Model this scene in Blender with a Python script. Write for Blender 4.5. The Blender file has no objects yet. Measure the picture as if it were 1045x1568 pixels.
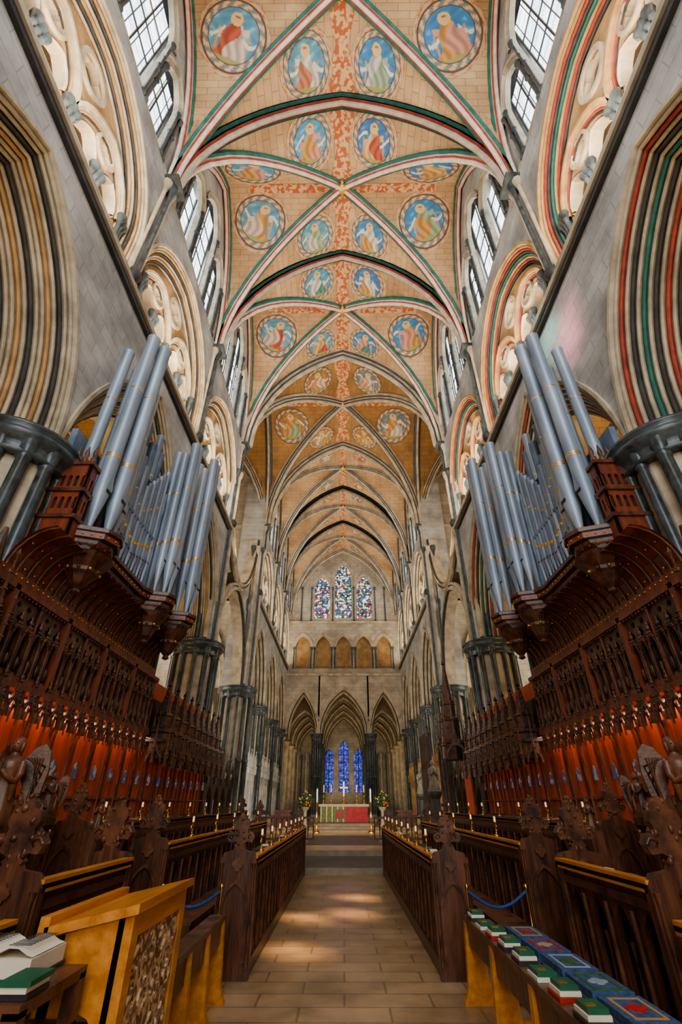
import bpy, math, random
from math import sin, cos, pi, sqrt, acos, atan2
from mathutils import Vector
from mathutils.geometry import tessellate_polygon
random.seed(7)

# ------------------------------------------------------------------ materials
def grade(c, s=1.18, g=1.12):
    l = .3*c[0]+.6*c[1]+.1*c[2]
    return tuple(min(1, max(0.001, l+(x-l)*s))**g for x in c)
def nm(name):
    m = bpy.data.materials.new(name); m.use_nodes = True
    nt = m.node_tree; b = nt.nodes['Principled BSDF']
    return m, nt, b
def rgba(c): return (c[0], c[1], c[2], 1)
def mat(name, c1, c2=None, rough=.6, scale=3, bump=.15, metal=0, stretch=(1, 1, 1), emis=0, brick=None, mortar=.75, bscale=1.0, detail=5, spec=.4, pos=(.35, .68)):
    m, nt, b = nm(name); N = nt.nodes; L = nt.links
    c2 = c2 or tuple(x*.7 for x in c1)
    c1 = grade(c1); c2 = grade(c2)
    tc = N.new('ShaderNodeTexCoord'); mp = N.new('ShaderNodeMapping'); mp.inputs['Scale'].default_value = stretch
    L.new(tc.outputs['Object'], mp.inputs[0])
    no = N.new('ShaderNodeTexNoise'); no.inputs['Scale'].default_value = scale; no.inputs['Detail'].default_value = detail
    no.inputs['Roughness'].default_value = .6
    L.new(mp.outputs[0], no.inputs[0])
    cr = N.new('ShaderNodeValToRGB'); cr.color_ramp.elements[0].position = pos[0]; cr.color_ramp.elements[1].position = pos[1]
    cr.color_ramp.elements[0].color = rgba(c2); cr.color_ramp.elements[1].color = rgba(c1)
    L.new(no.outputs['Fac'], cr.inputs[0])
    out = cr.outputs[0]; hgt = no.outputs['Fac']
    if brick:
        if brick == 'uv': vec = tc.outputs['UV']
        else:
            sp = N.new('ShaderNodeSeparateXYZ'); cb = N.new('ShaderNodeCombineXYZ')
            L.new(tc.outputs['Object'], sp.inputs[0])
            L.new(sp.outputs[brick[0]], cb.inputs[0]); L.new(sp.outputs[brick[1]], cb.inputs[1]); vec = cb.outputs[0]
        br = N.new('ShaderNodeTexBrick'); br.inputs['Scale'].default_value = bscale
        br.inputs['Color1'].default_value = (1, 1, 1, 1); br.inputs['Color2'].default_value = (.84, .82, .8, 1)
        br.inputs['Mortar'].default_value = (mortar, mortar, mortar, 1); br.inputs['Mortar Size'].default_value = .012
        br.inputs['Brick Width'].default_value = .8; br.inputs['Row Height'].default_value = .34
        L.new(vec, br.inputs['Vector'])
        mx = N.new('ShaderNodeMix'); mx.data_type = 'RGBA'; mx.blend_type = 'MULTIPLY'; mx.inputs[0].default_value = 1
        L.new(out, mx.inputs[6]); L.new(br.outputs['Color'], mx.inputs[7]); out = mx.outputs[2]
    L.new(out, b.inputs['Base Color'])
    b.inputs['Roughness'].default_value = rough; b.inputs['Metallic'].default_value = metal
    b.inputs['Specular IOR Level'].default_value = spec
    if bump:
        bp = N.new('ShaderNodeBump'); bp.inputs['Strength'].default_value = bump; bp.inputs['Distance'].default_value = .03
        L.new(hgt, bp.inputs['Height']); L.new(bp.outputs[0], b.inputs['Normal'])
    if emis:
        L.new(out, b.inputs['Emission Color']); b.inputs['Emission Strength'].default_value = emis
    return m
def glass(name, cols, strength, scale=6, axes=('Y', 'Z'), lead=True, bw=.45, bh=.6):
    m, nt, b = nm(name); N = nt.nodes; L = nt.links
    tc = N.new('ShaderNodeTexCoord'); vo = N.new('ShaderNodeTexVoronoi'); vo.inputs['Scale'].default_value = scale
    L.new(tc.outputs['Object'], vo.inputs['Vector'])
    sp = N.new('ShaderNodeSeparateColor'); L.new(vo.outputs['Color'], sp.inputs[0])
    cr = N.new('ShaderNodeValToRGB'); cr.color_ramp.interpolation = 'CONSTANT'
    n = len(cols)
    for i in range(n-2): cr.color_ramp.elements.new(.5)
    for i, c in enumerate(cols):
        cr.color_ramp.elements[i].position = i/n; cr.color_ramp.elements[i].color = rgba(c)
    L.new(sp.outputs[0], cr.inputs[0]); out = cr.outputs[0]
    if lead:
        s2 = N.new('ShaderNodeSeparateXYZ'); cb = N.new('ShaderNodeCombineXYZ'); L.new(tc.outputs['Object'], s2.inputs[0])
        L.new(s2.outputs[axes[0]], cb.inputs[0]); L.new(s2.outputs[axes[1]], cb.inputs[1])
        br = N.new('ShaderNodeTexBrick'); br.offset = 0; br.inputs['Scale'].default_value = 1
        br.inputs['Brick Width'].default_value = bw; br.inputs['Row Height'].default_value = bh; br.inputs['Mortar Size'].default_value = .02
        br.inputs['Color1'].default_value = (1, 1, 1, 1); br.inputs['Color2'].default_value = (.8, .85, .85, 1); br.inputs['Mortar'].default_value = (.03, .03, .03, 1)
        L.new(cb.outputs[0], br.inputs['Vector'])
        mx = N.new('ShaderNodeMix'); mx.data_type = 'RGBA'; mx.blend_type = 'MULTIPLY'; mx.inputs[0].default_value = 1
        L.new(out, mx.inputs[6]); L.new(br.outputs['Color'], mx.inputs[7]); out = mx.outputs[2]
    b.inputs['Base Color'].default_value = (.02, .02, .02, 1)
    L.new(out, b.inputs['Emission Color']); b.inputs['Emission Strength'].default_value = strength
    return m
def vcol(name, rough=.75):
    m, nt, b = nm(name)
    a = nt.nodes.new('ShaderNodeVertexColor'); a.layer_name = 'Col'
    nt.links.new(a.outputs[0], b.inputs['Base Color']); b.inputs['Roughness'].default_value = rough
    return m

STONE = mat('limestone_side', (.62, .60, .56), (.30, .29, .275), .85, .8, .4, brick=('Y', 'Z'), mortar=.65, detail=8)
STONEX = mat('limestone_cross', (.58, .51, .41), (.32, .28, .22), .85, .9, .35, brick=('X', 'Z'), mortar=.6)
MOULD = mat('moulded_limestone', (.62, .53, .40), (.32, .27, .195), .8, 1.6, .35)
MOULDW = mat('warm_moulding', (.56, .37, .18), (.32, .19, .09), .8, 1.8, .3)
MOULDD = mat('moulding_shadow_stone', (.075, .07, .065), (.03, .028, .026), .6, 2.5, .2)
MRED = mat('painted_red_moulding', (.44, .09, .06), (.22, .045, .03), .7, 3, .1)
MGRN = mat('painted_green_moulding', (.05, .18, .14), (.025, .10, .08), .7, 3, .1)
MBLU = mat('painted_blue_moulding', (.09, .17, .30), (.04, .08, .16), .7, 3, .1)
CREAM = mat('painted_cream', (.84, .76, .64), (.60, .51, .41), .8, 3, .1)
MARBLE = mat('purbeck_marble', (.085, .105, .11), (.022, .027, .03), .3, 4, .1)
WEB = mat('vault_plaster', (.70, .48, .28), (.42, .26, .14), .85, .45, .1, brick='uv', mortar=.42)
WEBT = mat('vault_plaster_tan', (.44, .26, .11), (.26, .15, .06), .85, .6, .1, brick='uv', mortar=.5)
BAND = mat('painted_scroll_band', (.64, .42, .24), (.42, .13, .05), .8, 5.5, 0, detail=1.5, pos=(.46, .54))
WOOD = mat('dark_oak', (.14, .055, .028), (.032, .013, .007), .38, 3, .35, stretch=(4, 4, .6))
WOODD = mat('black_oak', (.045, .023, .015), (.012, .006, .005), .42, 5, .4)
WOODM = mat('carved_oak', (.17, .072, .038), (.035, .015, .009), .38, 5, .4)
WOODG = mat('golden_oak', (.66, .31, .09), (.42, .17, .04), .30, 2.5, .12, stretch=(6, .7, 6))
WOODP = mat('red_panel_oak', (.62, .12, .045), (.36, .06, .022), .42, 2.5, .12, stretch=(3, 3, .5))
WOODR = mat('reddish_frame_oak', (.25, .068, .032), (.10, .026, .014), .42, 2.5, .2, stretch=(3, 3, .5))
GOLD = mat('gilding', (.85, .52, .15), (.6, .32, .08), .35, 8, .1, metal=.9)
BRASS = mat('brass', (.85, .55, .17), (.6, .36, .09), .22, 8, 0, metal=1)
PIPE = mat('organ_pipe_metal', (.46, .52, .60), (.24, .29, .36), .45, 1.5, .02, metal=.3, stretch=(1, 1, .3))
PIPEB = mat('organ_pipe_blue', (.26, .31, .39), (.12, .155, .21), .45, 2, .05, metal=.2)
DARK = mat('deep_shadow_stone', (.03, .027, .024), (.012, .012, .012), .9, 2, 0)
FLOOR = mat('floor_stone', (.52, .37, .23), (.26, .18, .105), .28, 1.3, .1, brick=('X', 'Y'), mortar=.5, bscale=.95, spec=.5)
FLOORD = mat('floor_dark_slate', (.09, .09, .09), (.04, .04, .04), .4, 2, .1, brick=('X', 'Y'), mortar=.5)
RISER = mat('step_riser', (.34, .28, .2), (.22, .18, .12), .6, 3, .1)
WHITEM = mat('plain_white_paint', (.7, .7, .68), (.6, .6, .58), .5, 3, 0)
CANDLE = mat('lamp_tube_glow', (1, .68, .34), (1, .60, .28), .5, 3, 0, emis=.9)
PAPER = mat('book_paper', (.80, .74, .62), (.7, .64, .52), .8, 6, 0)
BGRN = mat('book_green', (.015, .13, .07), (.01, .08, .045), .5, 6, 0)
BRED = mat('book_red', (.36, .03, .02), (.25, .02, .015), .5, 6, 0)
BBLK = mat('book_black', (.03, .03, .04), (.015, .015, .02), .45, 6, 0)
ROPE = mat('blue_rope', (.02, .07, .25), (.01, .04, .14), .7, 30, .3)
KNEEL = mat('kneeler_blue', (.07, .13, .24), (.02, .05, .12), .9, 22, .3)
SKIN = mat('statue_stone', (.26, .23, .18), (.15, .13, .10), .8, 4, .2)
LINEN = mat('altar_linen', (.6, .53, .4), (.45, .40, .30), .8, 6, .1)
FROG = mat('frontal_green_gold', (.24, .26, .07), (.05, .10, .06), .6, 9, .1)
FRED = mat('frontal_crimson', (.5, .01, .04), (.28, .005, .02), .6, 6, .1)
LEAF = mat('leaf_green', (.07, .16, .03), (.03, .08, .015), .7, 9, .1)
FLWR = mat('flower_orange', (.9, .32, .08), (.7, .12, .04), .7, 12, .1)
GLW = glass('clerestory_glass', [(.72, .82, .9), (.85, .92, .98), (.95, .97, 1), (.62, .74, .82)], 6.5, 2.2)
GLA = glass('aisle_glass', [(1, .62, .18), (1, .72, .28), (.9, .56, .14), (.95, .80, .42)], 3.0, 2.2)
GLE = glass('east_stained_glass', [(.02, .07, .3), (.5, .04, .02), (.9, .85, .65), (.03, .18, .07), (.015, .02, .05), (.8, .66, .3), (.01, .02, .06), (.02, .03, .08), (.85, .82, .7)], 2.4, 5.5, ('X', 'Z'), bw=.4, bh=.5)
GLB = glass('blue_stained_glass', [(.003, .01, .18), (.008, .05, .5), (.02, .14, .8), (.003, .006, .06), (.12, .03, .16), (.005, .02, .25)], 1.9, 7, ('X', 'Z'), bw=.3, bh=.42)
GLS = glass('painted_shield_glow', [(.05, .18, .6), (.8, .8, .8), (.6, .05, .05)], .12, 14, lead=False)  # shield colours are emitted, a faint glow added without a lamp
PAINT = vcol('roundel_paint')

# ------------------------------------------------------------------ mesh accumulator
class G:
    def __init__(s, name): s.n = name; s.V = []; s.F = []; s.M = []; s.S = []; s.mats = []; s.UV = {}; s.C = None
    def mi(s, m):
        if m not in s.mats: s.mats.append(m)
        return s.mats.index(m)
    def add(s, vs, fs, m, smooth=False, uvs=None):
        b = len(s.V); s.V.extend(vs)
        for i, f in enumerate(fs):
            s.F.append(tuple(b+k for k in f)); s.M.append(s.mi(m[i] if isinstance(m, list) else m)); s.S.append(smooth)
        if uvs:
            for i, u in enumerate(uvs): s.UV[b+i] = u
    def box(s, x0, x1, y0, y1, z0, z1, m):
        vs = [(x, y, z) for x in (x0, x1) for y in (y0, y1) for z in (z0, z1)]
        s.add(vs, [(0, 1, 3, 2), (4, 6, 7, 5), (0, 4, 5, 1), (2, 3, 7, 6), (0, 2, 6, 4), (1, 5, 7, 3)], m)
    def grid(s, rows, m, smooth=False, closed=False, uvs=None):
        nr = len(rows); nc = len(rows[0]); fs = []; ms = []
        for i in range(nr-1):
            for j in range(nc if closed else nc-1):
                j2 = (j+1) % nc
                fs.append((i*nc+j, i*nc+j2, (i+1)*nc+j2, (i+1)*nc+j))
                ms.append(m[j % len(m)] if isinstance(m, list) else m)
        s.add([p for r in rows for p in r], fs, ms, smooth, [u for r in uvs for u in r] if uvs else None)
    def lathe(s, cx, cy, prof, m, n=12, smooth=True, wob=None):
        rows = []
        for (r, z) in prof:
            rows.append([(cx+r*(1+(wob(2*pi*k/n, z) if wob else 0))*cos(2*pi*k/n), cy+r*(1+(wob(2*pi*k/n, z) if wob else 0))*sin(2*pi*k/n), z) for k in range(n)])
        s.grid(rows, m, smooth, True)
        for r in (rows[0], rows[-1]):
            s.add(r, [tuple(range(n))], m[0] if isinstance(m, list) else m)
    def tube(s, path, r, m, n=7, r1=None, smooth=True):
        rows = []; K = len(path)
        for i, p in enumerate(path):
            p = Vector(p); a = Vector(path[max(0, i-1)]); b = Vector(path[min(K-1, i+1)]); t = (b-a)
            if t.length < 1e-6: t = Vector((0, 0, 1))
            t.normalize(); u = t.cross(Vector((0, 0, 1)))
            if u.length < .05: u = t.cross(Vector((0, 1, 0)))
            u.normalize(); w = t.cross(u); rr = r if r1 is None else r+(r1-r)*i/(K-1)
            rows.append([tuple(p+u*rr*cos(2*pi*k/n)+w*rr*sin(2*pi*k/n)) for k in range(n)])
        s.grid(rows, m, smooth, True)
        for q in (rows[0], rows[-1]): s.add(q, [tuple(range(n))], m)
    def sph(s, x, y, z, rx, m, ry=None, rz=None, n=8, k=5):
        ry = ry or rx; rz = rz or rx
        rows = [[(x+rx*sin(pi*i/k)*cos(2*pi*j/n), y+ry*sin(pi*i/k)*sin(2*pi*j/n), z+rz*cos(pi*i/k)) for j in range(n)] for i in range(k+1)]
        s.grid(rows, m, True, True)
    def plate(s, outer, holes, d0, d1, m, mp, mside=None):
        polys = [[Vector((p[0], p[1], 0)) for p in q] for q in [outer]+holes]
        flat = [p for q in polys for p in q]
        tris = tessellate_polygon(polys)
        for d in (d0, d1):
            s.add([mp(p.x, p.y, d) for p in flat], [tuple(t) for t in tris], m)
        for q in polys:
            n = len(q)
            vs = [mp(p.x, p.y, d0) for p in q]+[mp(p.x, p.y, d1) for p in q]
            s.add(vs, [(i, (i+1) % n, n+(i+1) % n, n+i) for i in range(n)], mside or m)
    def asweep(s, mp, sc, z0, a, rise, prof, m, zb=None, n=9, flip=False):
        cols = []
        for (r, d) in prof:
            c = archc(a, rise, r, n)
            if zb is not None and zb < z0: c = [(-a-r, zb-z0)]+c+[(a+r, zb-z0)]
            cols.append([mp(sc+q[0], z0-q[1] if flip else z0+q[1], d) for q in c])
        rows = [[cols[j][i] for j in range(len(prof))] for i in range(len(cols[0]))]
        s.grid(rows, m)
    def fill(s, mp, sc, z0, a, rise, W, s0, s1, zb, zt, d, m, n=9):
        c = archc(a, rise, W, n)
        pts = [(sc+p, z0+q) for p, q in c]
        for i in range(len(pts)-1):
            p, q = pts[i], pts[i+1]
            s.add([mp(p[0], p[1], d), mp(q[0], q[1], d), mp(q[0], zt, d), mp(p[0], zt, d)], [(0, 1, 2, 3)], m)
        for u0, u1 in ((s0, sc-a-W), (sc+a+W, s1)):
            s.add([mp(u0, zb, d), mp(u1, zb, d), mp(u1, zt, d), mp(u0, zt, d)], [(0, 1, 2, 3)], m)
    def obj(s):
        me = bpy.data.meshes.new(s.n); me.from_pydata([tuple(v) for v in s.V], [], s.F)
        for m in s.mats: me.materials.append(m)
        me.polygons.foreach_set('material_index', s.M); me.polygons.foreach_set('use_smooth', s.S)
        if s.UV:
            ul = me.uv_layers.new(name='UVMap')
            for l in me.loops:
                ul.data[l.index].uv = s.UV.get(l.vertex_index, (0, 0))
        if s.C:
            ca = me.color_attributes.new('Col', 'FLOAT_COLOR', 'POINT')
            for i, c in enumerate(s.C): ca.data[i].color = rgba(c)
        me.update(); o = bpy.data.objects.new(s.n, me); bpy.context.scene.collection.objects.link(o); return o

def archc(a, rise, r=0, n=9):
    R = (a*a+rise*rise)/(2*a); c = R-a; Ro = R+r; th = acos(max(-1, min(1, c/Ro)))
    L = [(c-Ro*cos(th*i/n), Ro*sin(th*i/n)) for i in range(n+1)]
    return L+[(-p, q) for p, q in reversed(L[:-1])]
def lanc(sc, zb, zs, a, rise, n=5):
    return [(sc-a, zb)]+[(sc+p, zs+q) for p, q in archc(a, rise, 0, n)]+[(sc+a, zb)]
def quat(sc, zc, R, n=24, lobes=4):
    return [(sc+R*(.7+.3*abs(cos(lobes/2*t)))*cos(t), zc+R*(.7+.3*abs(cos(lobes/2*t)))*sin(t)) for t in [2*pi*k/n for k in range(n)]]
def rolls(W, D, n, back, amp=.075, k=4):
    P = [(W+.1, .0), (W+.1, -.07), (W+.02, -.07), (W, 0)]
    ln = sqrt(W*W+D*D)
    for i in range(1, n*k+1):
        t = i/(n*k); bmp = amp*abs(sin(pi*n*t))-amp*.6*(1 if i % k == 0 else 0)
        P.append((W*(1-t)-bmp*D/ln, D*t-bmp*W/ln))
    P += [(0, back)]
    return P
def rmats(n, pal, k=4):
    return [pal[0]]*3+[pal[(i//k) % len(pal)] for i in range(n*k)]+[pal[0]]

HW = 5.45; Z0 = 17.9; RI = 7.7; RR = (HW*HW+RI*RI)/(2*HW); CC = RR-HW
def Q(t): return sqrt(max(0, RR*RR-(HW*min(1, abs(t))+CC)**2))/RI
def QL(t): return RR*(math.asin(min(1, (HW*abs(t)+CC)/RR))-math.asin(CC/RR))

RP = [(-.22, .05), (-.22, -.08), (-.13, -.1), (-.13, -.19), (-.07, -.23), (-.05, -.31), (0, -.34), (.05, -.31), (.07, -.23), (.13, -.19), (.13, -.1), (.22, -.08), (.22, .05)]
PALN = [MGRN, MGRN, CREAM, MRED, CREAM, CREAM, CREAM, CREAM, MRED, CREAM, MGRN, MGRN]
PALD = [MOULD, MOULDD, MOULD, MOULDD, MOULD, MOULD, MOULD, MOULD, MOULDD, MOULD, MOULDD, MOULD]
def ribsweep(g, path, B, pal, sc=1.0):
    B = Vector(B).normalized(); rows = []
    for i, p in enumerate(path):
        a = Vector(path[max(0, i-1)]); b = Vector(path[min(len(path)-1, i+1)]); t = (b-a).normalized()
        N = B.cross(t)
        if i and N.dot(prevN) < 0: N = -N
        if i == 0 and N.z < 0: N = -N
        prevN = N; p = Vector(p)
        rows.append([tuple(p+B*u*sc+N*v*sc) for u, v in RP])
    g.grid(rows, pal)
def vault(g, xc, hx, yc, hy, z0, ri, web, pal, trans=(True, True), rs=1.0, n=12, side=True):
    S = lambda t: z0+ri*Q(t)
    for sg in (-1, 1):
        rows = []; uv = []
        for i in range(n+1):
            t = i/n
            rows.append([(xc+hx*t*s_/8, yc+sg*hy*t, S(t*s_/8)) for s_ in range(-8, 9)])
            uv.append([(sg*hy*t, (1 if s_ > 0 else -1)*QL(t*s_/8)) for s_ in range(-8, 9)])
        g.grid(rows, web, uvs=uv)
        rows = []; uv = []
        for i in range(n+1):
            t = i/n
            rows.append([(xc+sg*hx*t, yc+hy*t*s_/8, S(t*s_/8)) for s_ in range(-8, 9)])
            uv.append([(sg*hx*t, (1 if s_ > 0 else -1)*QL(t*s_/8)) for s_ in range(-8, 9)])
        g.grid(rows, web, uvs=uv)
    K = 20
    ts = [-1+2*k/K for k in range(K+1)]; ts = ts[:1]+[-.985, -.95]+ts[1:-1]+[.95, .985]+ts[-1:]
    for q in (-1, 1):
        ribsweep(g, [(xc+hx*t, yc+q*hy*t, S(t)) for t in ts], (-q*hy, hx, 0), pal, rs)
    for k, y in enumerate((yc-hy, yc+hy)):
        if trans[k]: ribsweep(g, [(xc+hx*t, y, S(t)) for t in ts], (0, 1, 0), pal, rs*1.25)
    if side:
        for sx in (-1, 1): ribsweep(g, [(xc+sx*(hx-.05), yc+hy*t, S(t)) for t in ts], (1, 0, 0), pal, rs*.9)

# ------------------------------------------------------------------ bays
NEAR = [(-5.75, .4), (.4, 6.5), (6.5, 12.65), (12.65, 18.8)]
FARB = [(27.3, 33.2), (33.2, 39.1), (39.1, 45.0)]
CY0, CY1 = 18.8, 27.3
def side_bay(g, gl, sg, y0, y1, near):
    mp = lambda s, z, d: (sg*(HW+d), s, z)
    yc = (y0+y1)/2; hb = (y1-y0)/2; a = hb-.9; k = hb/3.05
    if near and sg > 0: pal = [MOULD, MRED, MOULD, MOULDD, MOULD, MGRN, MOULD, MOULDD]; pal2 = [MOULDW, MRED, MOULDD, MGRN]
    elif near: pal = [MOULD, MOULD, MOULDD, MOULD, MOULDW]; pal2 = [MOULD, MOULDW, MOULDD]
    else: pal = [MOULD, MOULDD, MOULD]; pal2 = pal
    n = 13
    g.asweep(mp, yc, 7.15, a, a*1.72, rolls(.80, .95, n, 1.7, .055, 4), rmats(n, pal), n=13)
    g.fill(mp, yc, 7.15, a, a*1.72, .80, y0, y1, 7.15, 12.7, 0, STONE, n=13)
    g.fill(mp, yc, 7.15, a, a*1.72, 0, y0, y1, 7.15, 12.7, 1.7, STONE, n=13)
    # triforium
    g.box(sg*(HW-.18), sg*(HW+.05), y0, y1, 12.62, 12.78, MOULD); g.box(sg*(HW-.11), sg*(HW+.05), y0, y1, 12.46, 12.62, MOULDD)
    ta = 2.3*k; tr = 2.6
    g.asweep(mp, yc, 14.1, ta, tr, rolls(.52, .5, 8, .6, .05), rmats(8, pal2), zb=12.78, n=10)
    g.fill(mp, yc, 14.1, ta, tr, .52, y0, y1, 12.7, Z0, 0, STONE, n=10)
    outer = lanc(yc, 12.78, 14.1, ta, tr, 8)
    holes = []
    for q in (-1.7, -.66, .66, 1.7):
        holes.append(lanc(yc+q*k, 12.95, 14.05, .38*k, .66, 5))
    for q in (-1.18, 1.18): holes.append(quat(yc+q*k, 15.12, .3))
    holes.append(quat(yc, 15.95, .42, 32, 4)); holes += [quat(yc-.0, 15.1, .16, 16, 4)]
    g.plate(outer, holes, .42, .62, MOULDW if near else MOULD, mp, MOULD)
    for q in (-1.16, 1.16):
        g.asweep(lambda s, z, d: mp(s, z, d+.3), yc+q*k, 14.1, .95*k, 1.3, rolls(.15, .12, 3, .14, .03, 3), rmats(3, pal2 if near else [MOULD, MOULDD], 3), n=6)
    for q in (-1.7, -.66, .66, 1.7):
        g.asweep(lambda s, z, d: mp(s, z, d+.36), yc+q*k, 14.05, .38*k, .66, [(.09, .06), (.08, -.03), (.03, -.05), (0, .0), (0, .06)], [MOULD, MOULDD, MOULD, MOULD], n=6)
    ring = lambda r0, r1, cz, cy: [g.add([mp(cy+r*cos(t), cz+r*sin(t), dd) for t in [2*pi*i/20 for i in range(20)] for r, dd in ((r0, .42), (r0, .34), (r1, .34), (r1, .42))], [(4*i+j, 4*i+j+1, (4*((i+1) % 20))+j+1, (4*((i+1) % 20))+j) for i in range(20) for j in range(3)], MOULD)]
    ring(.43, .54, 15.95, yc); ring(.32, .4, 15.12, yc-1.18*k); ring(.32, .4, 15.12, yc+1.18*k)
    for q in (-2.3, -1.18, 0, 1.18, 2.3):
        for e in (-.13, 0, .13):
            x = sg*(HW+.28 if abs(q) < 2 else HW+.12+.1*(e+.12)*4); y = yc+q*k+e
            g.lathe(x, y, [(.09, 12.78), (.09, 12.86), (.052, 12.92), (.052, 13.78), (.08, 13.82), (.065, 13.86), (.125, 14.02), (.125, 14.1)], [MARBLE], 8)
    g.box(sg*(HW+2.6), sg*(HW+2.8), y0, y1, 12.2, 18.2, STONE); g.box(sg*(HW+.0), sg*(HW+2.8), y0, y1, Z0+.02, Z0+.12, STONE)
    g.box(sg*(HW+.05), sg*(HW+2.8), y0, y1, 12.45, 12.6, STONE)
    # clerestory
    lun = [(yc+hb*(-1+2*i/24), Z0+RI*Q(-1+2*i/24)-.02) for i in range(25)]
    TR = ((-1.55, .6, 21.0, 1.2), (0, .78, 22.3, 1.5), (1.55, .6, 21.0, 1.2))
    g.plate(lun, [lanc(yc+q*k, 18.25, zs, a_*k, r_) for q, a_, zs, r_ in TR], .08, .26, STONE, mp, MOULD)
    for q, a_, zs, r_ in TR:
        g.asweep(lambda s, z, d: mp(s, z, d+.06), yc+q*k, zs, a_*k, r_, rolls(.14, .1, 2, .12, .04, 3), rmats(2, [MOULD, MOULDD], 3), n=6)
    for q in (-2.25, -.86, .86, 2.25):
        for e in (-.09, .09):
            zt = 21.0 if (abs(q) > 2 or e*q > 0) else 22.3
            g.lathe(sg*(HW+.02), yc+q*k+e, [(.1, 18.0), (.1, 18.1), (.05, 18.15), (.05, (18.2+zt)/2-.05), (.085, (18.2+zt)/2), (.05, (18.2+zt)/2+.05), (.05, zt-.3), (.11, zt-.08), (.11, zt)], [MARBLE], 8)
    g.box(sg*(HW), sg*(HW+.75), y0, y1, 18.0, 18.12, MOULD)
    for q, a_, zt in ((-1.55, .56, 22.), (0, .74, 23.7), (1.55, .56, 22.)):
        c = yc+q*k; X = sg*(HW+.42)
        gl.add([(X, c-a_, 18.2), (X, c+a_, 18.2), (X, c+a_, zt), (X, c-a_, zt)], [(0, 1, 2, 3)], GLW)
        for e in (-1, 0, 1): g.box(sg*(HW+.36), sg*(HW+.4), c+e*a_-.025, c+e*a_+.025, 18.1, zt, MOULDD)
        for z in (19.2, 20.2, 21.2, 22.2):
            if z < zt: g.box(sg*(HW+.36), sg*(HW+.4), c-a_, c+a_, z-.02, z+.02, MOULDD)
    g.plate([(y0, 17.9), (y1, 17.9), (y1, 25.9), (y0, 25.9)], [], .7, .8, STONE, mp)
    # aisle outer wall + glass
    mo = lambda s, z, d: (sg*(11.6+d), s, z)
    g.plate([(y0, 0), (y1, 0), (y1, 13), (y0, 13)], [lanc(yc-.95, 3.2, 8.0, .6, 1.3), lanc(yc+.95, 3.2, 8.0, .6, 1.3)], 0, .5, STONE, mo, MOULD)
    for q in (-.95, .95):
        gl.add([(sg*12.0, yc+q-.7, 3), (sg*12.0, yc+q+.7, 3), (sg*12.0, yc+q+.7, 9.6), (sg*12.0, yc+q-.7, 9.6)], [(0, 1, 2, 3)], GLA)

def pier(x, y, z0, z1, R=.62):
    g = G('clustered_pier')
    g.lathe(x, y, [(R*1.55, z0), (R*1.55, z0+.25), (R*1.4, z0+.3), (R*1.4, z0+.45), (R*1.15, z0+.6), (R, z0+.7), (R, z1-.35), (R*1.05, z1-.3)], [MOULD], 16, False)
    for k in range(12):
        a = pi*2*(k+.5)/12; sx = x+(R+.08)*cos(a); sy = y+(R+.08)*sin(a)
        zm = (z0+z1)/2; f = 1 if k % 3 else .8
        g.lathe(sx, sy, [(.16*f, z0+.45), (.16*f, z0+.55), (.11*f, z0+.65), (.11*f, zm-.1), (.145*f, zm-.06), (.145*f, zm+.06), (.11*f, zm+.1), (.11*f, z1-.5), (.14*f, z1-.46), (.11*f, z1-.4), (.17*f, z1-.18), (.2*f, z1-.1), (.2*f, z1)], [MARBLE], 9)
    g.lathe(x, y, [(R+.12, z1-.42), (R+.2, z1-.38), (R+.14, z1-.3), (R+.2, z1-.18), (R+.3, z1-.1), (R+.32, z1), (R+.26, z1+.04), (R+.34, z1+.08), (R+.34, z1+.14), (R+.1, z1+.17)], [MARBLE], 24)
    g.obj()

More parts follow.
